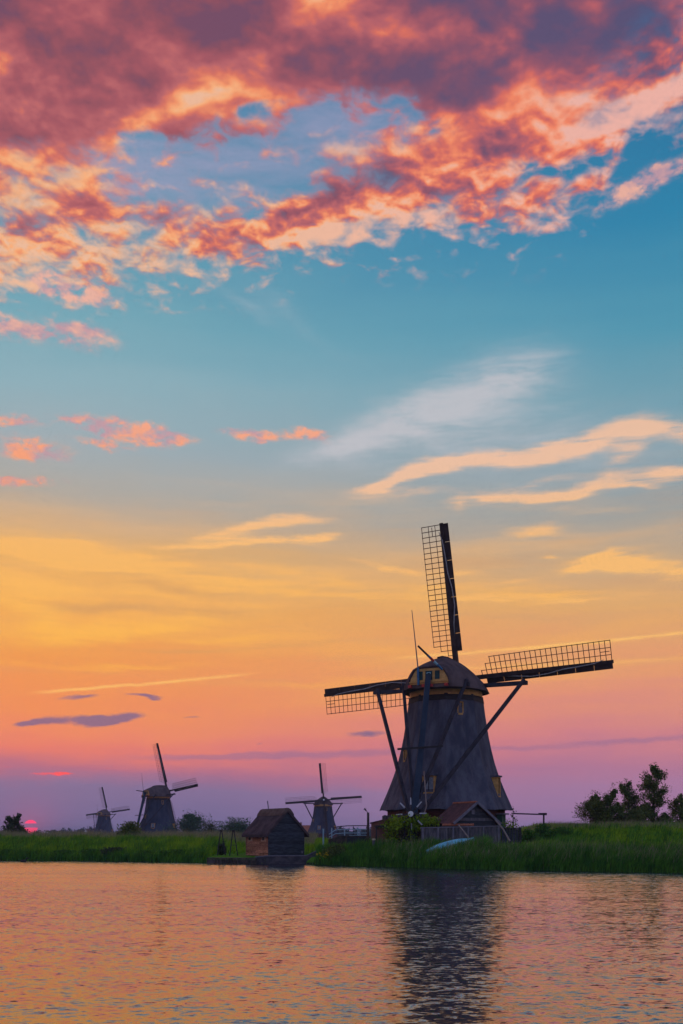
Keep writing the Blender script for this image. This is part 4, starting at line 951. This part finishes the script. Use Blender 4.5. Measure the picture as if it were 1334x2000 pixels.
def tool_shed():
    d = 85.4; c = P(929, HY, d); az = math.atan2(c.x, c.y); z0 = 1.3
    W, L, ze, zr = 3.95, 3.3, 2.42, 3.93
    rz = -az + R(33); t = empty('tool_shed', (c.x, c.y, z0), rz, 'small shed with brown-red roof and dark gable behind the fence', 'shed')
    y0 = 0.0
    b = MB(); b.poly_prism([(-W / 2, .08, -.3), (W / 2, .08, -.3), (W / 2, .08, ze - .1), (0, .08, zr - .12), (-W / 2, .08, ze - .1)], (0, L - .1, 0)); b.build('wall', 'black_board', t)
    for i in range(14):
        za, zb = .2 + i * .25, .2 + i * .25 + .27
        def hw(z): return W / 2 if z <= ze - .1 else max(0.02, W / 2 * (zr - .12 - z) / (zr - ze))
        if hw(za) < .12: break
        lo = -hw(za); 
        b = MB(); b.hexa([(-hw(za), .03, za), (hw(za), .03, za), (hw(za), .1, za), (-hw(za), .1, za)], [(-hw(zb), .06, zb), (hw(zb), .06, zb), (hw(zb), .1, zb), (-hw(zb), .1, zb)])
        b.build('gable_board', 'black_board' if i % 3 else 'fence_board', t)
    b = MB(); b.box((-.25, .02, zr - .75), (.3, .08, .36)); b.build('vent', 'grey_trim', t)
    roof = None
    for e in (-1, 1):
        k = (zr - ze) / (W / 2); hw = W / 2 + .3; zl = ze - k * .3
        b = MB(); b.hexa([(0, -.25, zr - .02), (e * hw, -.25, zl - .02), (e * hw, L + .2, zl - .02), (0, L + .2, zr - .02)], [(0, -.25, zr + .08), (e * hw, -.25, zl + .06), (e * hw, L + .2, zl + .06), (0, L + .2, zr + .08)])
        roof = b.build('roof_slope', 'tiles', t)
        b = MB(); b.beam((0, -.30, zr + .04), (e * (hw + .05), -.30, zl + .0), .09, .2); b.build('verge_board', 'grey_trim', roof)
    b = MB(); b.tube([(0, -.2, zr + .08), (0, L + .2, zr + .08)], .10, 6); b.build('ridge_tile', 'terracotta', roof)
tool_shed()
d = 84.5; t = empty('tile_row', (0, 0, 0), 0, 'row of orange terracotta ridge tiles lying along the fence top', 'tiles')
for i in range(7):
    a, e = P(864 + i * 8.8, 1611.2, d), P(864 + i * 8.8 + 8.5, 1611.0, d); vs, fs = [], []
    b = MB(); b.tube([a, e], [.10, .115], 8); b.build('tile', 'terracotta', t)
b = MB(); b.beam(P(862, 1613.6, d), P(927, 1613.4, d), .3, .08); b.build('batten', 'quay_wood', t)
for (x0, y0, x1, y1, lab) in ((896, 1612, 927, 1652, 'pale slanting prop pole leaning on the fence above the blue boat'), (968, 1602, 996, 1637, 'pale slanting prop pole at the corner of the small shed')):
    a, e = P(x0, y0, 84.0), P(x1, y1, 82.8); t = empty('prop_pole', (e.x, e.y, e.z), 0, lab, 'pole'); b = MB(); b.tube([(0, 0, -.25), tuple((a - e) * .5 + Vector((.03, 0, 0))), tuple(a - e)], [.075, .07, .06], 8); b.build('pole', 'pole', t)
    b = MB(); b.tube([tuple((a - e) * .985), tuple((a - e) * 1.01)], .085, 8); b.build('end_band', 'grey_trim', t)
def boat():
    d = 81.6; c = P(880, 1652, d); t = empty('rowing_boat', (c.x, c.y, c.z - .22), 0, 'pale blue rowing boat tipped on its side in the reeds', 'boat')
    # hull lofted along its length, keel turned to the sky and tilted to the viewer
    tilt = Matrix.Rotation(R(-16), 4, 'Y') @ Matrix.Rotation(R(62), 4, 'X')
    b = MB(); vs, fs = [], []; n, m = 11, 9
    for i in range(n):
        f = i / (n - 1); x = -1.95 + 3.9 * f; w = .62 * (1 - abs(2 * f - .9) ** 2.6 * .75 if f < .95 else .34); w = max(w, .06); h = .50 + .14 * (2 * f - 1) ** 2
        for k in range(m):
            a = math.pi * k / (m - 1); cx_, sz = math.cos(a), math.sin(a)
            vs.append(tilt @ Vector((x, math.copysign(abs(cx_) ** .7, cx_) * w, h * sz ** .65)))
    for i in range(n - 1):
        for k in range(m - 1): fs.append((i * m + k, i * m + k + 1, (i + 1) * m + k + 1, (i + 1) * m + k))
    fs += [tuple(range(m)), tuple(range((n - 1) * m, n * m))[::-1]]
    b.add(vs, fs); h = b.build('hull', 'boat', t, True)
    h.modifiers.new('edges', 'EDGE_SPLIT').split_angle = R(45)
    b = MB(); b.tube([tilt @ Vector((-1.9 + 3.8 * i / 8, 0, .53 + .14 * (2 * i / 8 - 1) ** 2)) for i in range(9)], .045, 6); b.build('keel', 'lightblue', t)
    for e in (-1, 1):
        b = MB(); b.tube([tilt @ Vector((-1.95 + 3.9 * i / 10, e * .64 * max(.1, 1 - abs(2 * i / 10 - .9) ** 2.6 * .75), 0)) for i in range(11)], .05, 6); b.build('gunwale', 'quay_wood', t)
boat()
# thin barrier beam right of the mill
a, e = P(1003, 1589, 92), P(1068, 1591, 92); q = P(1062, 1591, 92); z0 = g1(q.x, q.y) - .2
t = empty('barrier_beam', (q.x, q.y, z0), 0, 'thin horizontal barrier beam on a single post right of the mill', 'barrier')
b = MB(); b.beam((0, 0, 0), (0, 0, q.z - z0), .13, .13); b.build('post', 'brace', t)
b = MB(); b.beam(a - Vector((q.x, q.y, z0)), e - Vector((q.x, q.y, z0)) , .10, .12); b.build('beam', 'brace', t)
b = MB(); b.box((-.1, 0, q.z - z0 + .1), (.75, .14, .10)); b.build('counterweight', 'brace', t)

# ------------------------------------------------------------------ far buildings
def house(px, py_ridge, d, W, L, rz, label, wall, roof, z0=-.5):
    c = P(px, HY, d); t = empty('farmhouse', (c.x, c.y, z0), rz, label, 'house', 'far houses'); H = P(0, py_ridge, d).z - z0
    b = MB(); b.poly_prism([(-W / 2, -L / 2, 0), (W / 2, -L / 2, 0), (W / 2, -L / 2, H * .45), (0, -L / 2, H * .97), (-W / 2, -L / 2, H * .45)], (0, L, 0)); b.build('wall', wall, t)
    b = MB(); gable_roof(b, W, L, H * .45, H * .97, .3, .4, .2); rf = b.build('roof', roof, t)
    b = MB(); b.box((0, L * .3, H + .5), (.7, .7, 1.6)); b.build('chimney', 'hut_brick', rf)
    for x in (-W * .25, W * .25):
        b = MB(); b.box((x, -L / 2 - .03, H * .24), (1.1, .08, 1.3)); w = b.build('window', 'white', t)
        b = MB(); b.box((x, -L / 2 - .08, H * .24), (.9, .05, 1.1)); b.build('pane', 'glass', w)
house(604, 1612, 430, 8, 12, R(80), 'red-roofed farmhouse beside the bluish far windmill', 'hut_brick', 'terracotta')
house(91, 1624.5, 880, 9, 12, R(20), 'tiny white house under the blue tree line near the sun', 'white', 'white', -.5)
house(178, 1619.5, 860, 8, 12, R(-30), 'tiny pale house left of the smallest windmill', 'white', 'tiles', -.5)

# ------------------------------------------------------------------ duck on the water
p = P(46, 1684, F * CAMH / 54.0); t = empty('duck', (p.x, p.y, 0), R(20), 'small dark duck swimming near the left bank', 'duck')
b = MB(); b.tube([(-.34, 0, .16), (-.22, 0, .12), (0, 0, .1), (.2, 0, .12), (.3, 0, .14)], [.03, .1, .15, .12, .04], 8); b.build('body', 'duck', t, True)
b = MB(); b.tube([(.2, 0, .16), (.26, 0, .3), (.3, 0, .38), (.38, 0, .37), (.46, 0, .35)], [.06, .05, .07, .05, .015], 8); b.build('head', 'duck', t, True)

# ------------------------------------------------------------------ trees and shrubs
def tree(px, d, top, hw, label, mat, seed, n_leaf=3000, leaf=.2, dense=1.0, sparse=False, z0=None, name='tree', cat='tree', group=None, trunk=True, lean=0.0, low=0.1):
    rng = np.random.default_rng(seed); c = P(px, HY, d); zb = g1(c.x, c.y) - .1 if z0 is None else z0
    H = P(px, top, d).z - zb; Wm = (1.0 if sparse else 1.25) * hw / F * d
    t = empty(name, (c.x, c.y, zb), 0, label, cat, group)
    b = MB(); tips = []
    th = H * (.93 if sparse else .8); k = 8
    wob = rng.normal(0, .03 * H, (k, 2)); wob[0] = 0; wob = np.cumsum(wob, 0) * .4
    tr = [Vector((wob[i, 0] + lean * H * (i / (k - 1)) ** 2, wob[i, 1], th * i / (k - 1))) for i in range(k)]
    r0 = .018 * H + .04
    b.tube(tr, [r0 * (1 - .85 * i / (k - 1)) for i in range(k)], 7)
    nl = int((40 if sparse else 24) * dense)
    for i in range(nl):
        f = low + (1 - low) * (i + rng.random()) / nl; q = f * (k - 1); j = min(int(q), k - 2); p = tr[j].lerp(tr[j + 1], q - j)
        env = math.sin(math.pi * min(1, (f * .82 + .22))) if not sparse else math.sin(math.pi * (.14 + .74 * f)) ** .8
        a = rng.uniform(0, 2 * math.pi); ln = Wm * max(.2, env) * rng.uniform(.7, 1.25)
        rise = ln * rng.uniform(.25, .9) * (1.0 if sparse else .6)
        p = p - Vector((0, 0, rise * .8 * f)) if sparse else p
        e = p + Vector((math.cos(a) * ln, math.sin(a) * ln, min(rise, max(.15, H - p.z - .05))))
        m = p.lerp(e, .5) + Vector((0, 0, -.08 * ln))
        b.tube([p, m, e], [r0 * .34 * (1 - .6 * f), r0 * .2 * (1 - .6 * f), .012], 5, False)
        for g in np.linspace(.35, 1.0, 5): tips.append((p.lerp(m, g * 2) if g < .5 else m.lerp(e, g * 2 - 1), ln * .2))
        for _ in range(2):
            s_ = m.lerp(e, rng.uniform(.1, .8)); e2 = s_ + Vector(rng.normal(0, ln * .3, 3)) + Vector((0, 0, ln * .15)); b.tube([s_, e2], [r0 * .1, .01], 4, False); tips.append((e2, ln * .16)); tips.append((s_.lerp(e2, .5), ln * .14))
    tips.append((tr[-1], Wm * .2)); tips.append((tr[-1] + Vector((0, 0, (H - th) * .6)), Wm * .15))
    b.build('trunk', 'bark', t)
    C = np.array([tuple(q[0]) for q in tips]); sp = np.array([q[1] for q in tips]) + .07
    idx = rng.integers(0, len(C), n_leaf); L = C[idx] + clipn(rng, (n_leaf, 3)) * (sp[idx] * (.62 if sparse else .9))[:, None]
    L = L[L[:, 2] < H * 1.01]
    leaves('crown', L, leaf, rng, mat, t, .3)
    return t
def shrub(px, d, top, hw, label, mat, seed, n=2000, leaf=.2, base=None, name='shrub', group=None, stems=6, zb=None):
    rng = np.random.default_rng(seed); c = P(px, HY, d); z0 = (g1(c.x, c.y) if zb is None else zb) - .05; H = P(px, top, d).z - z0; Wm = hw / F * d
    t = empty(name, (c.x, c.y, z0), 0, label, 'shrub', group)
    b = MB(); cl = []
    k = max(9, stems * 3)
    for i in range(k):
        a, rr = rng.uniform(0, 2 * math.pi), math.sqrt(rng.random()); x, y = math.cos(a) * rr * Wm, math.sin(a) * rr * Wm * .8
        z = H * (.25 + .68 * rng.random()) * (1 - .45 * rr * rr) ; cl.append((x, y, z, .16 * Wm + .1 * H))
        if i < stems: b.tube([(x * .2, y * .2, -.1), (x * .6, y * .6, z * .6), (x, y, z)], [.05, .035, .012], 5)
    cl.append((0, 0, H * .85, .12 * H)); b.build('stem', 'bark', t)
    cl = np.array(cl); idx = rng.integers(0, len(cl), n); L = cl[idx, :3] + clipn(rng, (n, 3)) * cl[idx, 3:4]; L[:, 2] = np.abs(L[:, 2]); L = L[L[:, 2] < H * 1.08]
    leaves('foliage', L, leaf, rng, mat, t, .2)
    return t
G = 'trees on the right-hand dyke'
tree(1166, 104, 1541, 24, 'rounded leafy tree at the left end of the dyke row', 'leaf_olive', 21, 11000, .17, 1.2, group=G)
tree(1192, 102.5, 1527, 19, 'dense pointed tree second from left in the dyke row', 'leaf_olive', 22, 11000, .16, 1.3, group=G)
tree(1226, 105, 1521, 18, 'loose windblown tree left of the tallest tree on the dyke', 'leaf_olive', 23, 6500, .17, 1.0, True, group=G, lean=-.05)
tree(1277, 104, 1490, 25, 'tallest see-through tree on the right-hand dyke', 'leaf_olive', 24, 11000, .17, 1.3, True, group=G, lean=-.02)
tree(1250, 101.5, 1572, 18, 'low dense tree in front of the tallest tree on the dyke', 'leaf_olive', 25, 5000, .17, 1.1, group=G)
tree(1326, 104, 1550, 20, 'thin tree cut by the right edge of the picture', 'leaf_olive', 26, 5500, .17, .9, True, group=G)
tree(1300, 103, 1584, 14, 'small bushy tree at the foot of the tallest tree', 'leaf_olive', 27, 3000, .17, .9, group=G)
tree(1212, 106, 1578, 12, 'small dark tree filling the gap in the dyke row', 'leaf_dark', 28, 2600, .17, .9, group=G)
G = 'trees beside the setting sun'
tree(15, 150, 1592, 10, 'thin tree at the left picture edge', 'leaf_dark', 31, 3200, .22, .8, True, group=G)
tree(37, 150, 1587, 11, 'thin tree just left of the setting sun', 'leaf_dark', 32, 3800, .22, .8, True, group=G)
shrub(20, 149, 1612, 16, 'low dark bush under the two thin trees at the left edge', 'leaf_dark', 33, 1500, .28, group='bushes by the sun')
shrub(46, 148, 1618, 13, 'low dark bush right in front of the setting sun', 'leaf_dark', 34, 1100, .28, group='bushes by the sun')
shrub(72, 152, 1623, 8, 'small dark bush just right of the setting sun', 'leaf_dark', 35, 400, .26, group='bushes by the sun')
shrub(256, 122, 1607, 20, 'olive bush leaning in front of the dark windmill foot', 'leaf_olive', 36, 5000, .22)
tree(371, 255, 1580, 32, 'rounded grey-green willow right of the dark windmill', 'leaf_willow', 41, 13000, .34, 1.6, low=.04)
G = 'bushes on the skyline left of the shed'
shrub(412, 240, 1606, 12, 'small loose bush right of the rounded willow', 'leaf_dark', 42, 2600, .34, group=G)
shrub(433, 236, 1606, 14, 'middle bush on the skyline between willow and shed', 'leaf_willow', 43, 3000, .34, group=G)
shrub(455, 232, 1598, 15, 'tallest skyline bush left of the boat shed', 'leaf_willow', 44, 4000, .34, group=G)
shrub(478, 230, 1600, 14, 'skyline bush half hidden by the shed roof', 'leaf_willow', 45, 3200, .34, group=G)
shrub(434, 97.5, 1645, 5.5, 'narrow dark bush behind the left trestle', 'leaf_dark', 46, 1200, .16)
shrub(656, 88.0, 1652, 20, 'brownish green bush at the water in front of the sluice', 'leaf_olive', 47, 3000, .17)
shrub(486, 90.9, 1667, 5, 'tiny weed tuft at the left foot of the boat shed', 'leaf_dark', 48, 260, .12, group='weeds at the shed foot')
shrub(519, 90.6, 1666, 5, 'tiny weed tuft at the corner between brown and black boards', 'leaf_dark', 49, 260, .12, group='weeds at the shed foot')
shrub(992, 87.6, 1601, 12, 'bright green shrub against the mill foot', 'leaf_vine', 50, 1500, .17)
tree(1004, 91.5, 1573, 7, 'wispy bare shrub rising at the right skirt of the mill', 'leaf_dark', 51, 160, .14, .6, True)
for i, (px, d_, top, hw, lab) in enumerate(((1030, 88.5, 1621, 16, 'low green bush right of the dark fence'), (1062, 92.0, 1611, 18, 'low green bush under the barrier beam'), (1100, 92.0, 1617, 18, 'low green bush on the terrace left of the dyke trees'))):
    shrub(px, d_, top, hw, lab, 'leaf_bank', 60 + i, 1500, .2, group='low bushes on the terrace')
for i, (px, top, hw, lab) in enumerate(((20, 1660, 20, 'leafy bank clump at the left edge of the picture'), (75, 1663, 22, 'leafy bank clump below the setting sun'), (125, 1661, 20, 'leafy bank clump left of the smallest windmill'), (175, 1659, 22, 'leafy bank clump below the smallest windmill'),
                                        (222, 1656, 20, 'dark leafy bank clump left of the olive bush'), (290, 1662, 24, 'leafy bank clump below the dark windmill'), (345, 1660, 24, 'leafy bank clump below the rounded willow'), (395, 1664, 16, 'leafy bank clump at the left end of the landing stage'))):
    cx_ = (px - CX) / F * 101.5; dd = float(shore(cx_)) + 1.3
    shrub(px, dd, top, hw, lab, 'leaf_bank' if i != 4 else 'leaf_dark', 70 + i, 2400, .19, group='clumps along the left bank')
# yellow iris at the water's edge
rng = np.random.default_rng(80); p = P(632, 1686, 87.6)
t = empty('yellow_iris', (p.x, p.y, .05), 0, 'clump of yellow flowers at the water below the ramped wall', 'flowers')
n = 420; q = np.stack([rng.normal(0, .38, n), rng.normal(0, .25, n), np.zeros(n)], 1)
blades('leaf_clump', q, rng.uniform(.5, 1.0, n), np.full(n, .035), rng.uniform(0, 3.1, n), rng.normal(0, .3, (n, 2)), 'reed_blade', t)
for k in range(16):
    c = np.array([rng.normal(.0, .3), rng.normal(-.15, .15), rng.uniform(.35, 1.15)]); leaves('flower', c + rng.normal(0, .045, (12, 3)), .10, rng, 'petal', t, 0, .8)

# ------------------------------------------------------------------ grass, reeds and far woods (uncountable)
def scatter(n, x0, x1, s0, s1, rng, power=1.0):
    x = rng.uniform(x0, x1, n); s = s0 + (s1 - s0) * rng.random(n) ** power; y = shore(x) + s
    return np.stack([x, y, gz(x, y) - .03], 1), s
rng = np.random.default_rng(7)
def field(name, n, x0, x1, s0, s1, h0, h1, w, mat, label, power=1.0, wind=(.25, 0), keep=None):
    pos, s = scatter(n, x0, x1, s0, s1, rng, power)
    if keep is not None: pos = pos[keep(pos, s)]
    m = len(pos); X_, Y_ = pos[:, 0], pos[:, 1]
    clump = .72 + .34 * (np.sin(X_ * .9 + np.sin(Y_ * .5) * 2) * np.sin(Y_ * .8 + X_ * .3) * .5 + .5) + .34 * (np.sin(X_ * 3.1 + np.sin(Y_ * 2.3) * 1.7) * np.sin(Y_ * 2.7 + np.sin(X_ * 1.9) * 2) * .5 + .5)
    H = rng.uniform(h0, h1, m) * clump; yaw = rng.uniform(-.9, .9, m); lean = rng.normal(0, .28, (m, 2)) + np.array(wind)
    return tag(blades(name, pos, H, rng.uniform(.7, 1.4, m) * w, yaw, lean, mat), label, 'grass', kind='stuff')
def notyard(p, s):
    x = p[:, 0]; mill = (x - mp.x) ** 2 + (p[:, 1] - mp.y) ** 2 > 6.3 ** 2
    quay = (x > -12.2) & (x < -2.0) & (s < 7.5)
    return mill & ~quay
field('bank_grass', 60000, -46, -11.5, .2, 30, .45, .95, .045, 'grass_blade', 'tall green grass on the left bank', keep=notyard)
field('bank_reeds', 9000, -46, -12.4, -.3, 1.6, .5, 1.0, .04, 'reed_blade', 'dark waterside growth along the left bank', keep=notyard)
field('crest_grass', 26000, -60, -3, 17, 36, .8, 1.45, .035, 'dry_blade', 'pale seeding grass along the crest of the left bank', keep=notyard)
field('yard_grass', 30000, -12, 19, .2, 45, .3, .7, .045, 'grass_blade', 'green grass between the boat shed and the mill', keep=notyard)
field('dyke_grass', 80000, 15, 46, 1.5, 40, .25, .7, .05, 'grass_blade', 'bright green grass on the right-hand dyke', power=.9)
field('dyke_crest_grass', 9000, 17, 50, 25, 33, .5, .95, .03, 'dry_blade', 'dry grass heads along the top of the right-hand dyke')
field('reeds', 50000, 1.0, 46, -.55, 3.4, .85, 1.45, .042, 'reed_blade', 'dense dark green reeds along the right bank', wind=(.3, 0))
field('boat_reeds', 2200, 6.5, 11.5, 3.0, 5.2, .9, 1.5, .045, 'reed_blade', 'reeds standing in front of the blue boat')
field('reed_edge', 9000, -2.2, 4, -.3, 2.6, .6, 1.3, .04, 'reed_blade', 'shorter reeds between the iris and the mooring post')
def clumped(p, s): return np.sin(p[:, 0] * 1.7 + np.sin(p[:, 1] * 1.1) * 2) * np.sin(p[:, 1] * 1.3 + np.sin(p[:, 0] * .8) * 2) > .45
field('dyke_tufts', 26000, 15, 46, 3.0, 28, .7, 1.15, .05, 'reed_blade', 'taller dark tufts standing in the grass of the right-hand dyke', keep=clumped)
field('bank_tufts', 22000, -46, -12.6, .6, 16, .8, 1.25, .05, 'reed_blade', 'taller dark tufts standing in the grass of the left bank', keep=clumped)
field('reed_heads', 2600, 3.0, 46, -.3, 3.2, 1.35, 1.8, .03, 'dry_blade', 'pale dead stalks among the reeds of the right bank')
def far_wood(name, spans, label, seed):
    r = np.random.default_rng(seed); Cs = []
    for px0, px1, top, d, n in spans:
        k = max(3, int((px1 - px0) / 4)); cx_ = r.uniform(px0, px1, k); ht = r.uniform(.45, 1.0, k)
        idx = r.integers(0, k, n); dd = d * r.uniform(.97, 1.06, n); zt = CAMH + (HY - top) / F * d - .8
        u = np.abs(r.normal(0, .42, n)).clip(0, 1); px = cx_[idx] + r.normal(0, 3.4, n) * np.sqrt(1 - u * .8)
        Cs.append(np.stack([(px - CX) / F * dd, dd, -.5 + (zt + 1.3) * ht[idx] * (1 - u) * r.uniform(.6, 1.0, n)], 1))
    C = np.concatenate(Cs); tag(leaves(name, C, 1.5, r, 'leaf_far', None, 0, .8), label, 'woods', kind='stuff')
far_wood('far_wood', [(62, 100, 1620, 900, 900), (96, 135, 1617, 900, 1200), (130, 160, 1614, 880, 1100), (158, 200, 1611, 880, 1600), (210, 300, 1618, 920, 1600), (-80, 60, 1620, 950, 1500)], 'blue tree line on the horizon behind the smallest windmill', 91)
far_wood('distant_trees', [(664, 700, 1606, 620, 1100), (700, 730, 1610, 640, 500), (640, 668, 1617, 700, 300), (1020, 1060, 1610, 800, 500), (1050, 1130, 1606, 850, 1100), (1120, 1500, 1612, 900, 1800), (300, 640, 1621, 1000, 2600), (735, 1030, 1616, 900, 1600)], 'low dark tree line on the horizon', 92)

# ------------------------------------------------------------------ evening haze over the polder
hz = MB(); hz.box((0, 0, 10.5), (7200, 7200, 26)); hz_o = hz.build('haze', None)
hm = bpy.data.materials.new('evening_haze'); hm.use_nodes = True; ht = hm.node_tree; ht.nodes.clear()
ho = ht.nodes.new('ShaderNodeOutputMaterial'); hv = ht.nodes.new('ShaderNodeVolumePrincipled'); ht.links.new(hv.outputs[0], ho.inputs['Volume'])
hv.inputs['Color'].default_value = (0.58, 0.70, 1.0, 1); hv.inputs['Density'].default_value = 0.00022; hv.inputs['Anisotropy'].default_value = 0.0
hz_o.data.materials.append(hm); tag(hz_o, 'thin bluish evening haze over the fields', 'haze', kind='stuff')

# ------------------------------------------------------------------ put each thing's origin at its own foot
for o in [q for q in COL.objects if q.type == 'EMPTY' and q.parent is None and q.location.length < 1e-6]:
    pts = [v.co for ch in o.children if ch.type == 'MESH' for v in ch.data.vertices]
    if not pts: continue
    off = Vector(((min(p.x for p in pts) + max(p.x for p in pts)) / 2, (min(p.y for p in pts) + max(p.y for p in pts)) / 2, min(p.z for p in pts)))
    o.location = off
    for ch in o.children: ch.location = -off
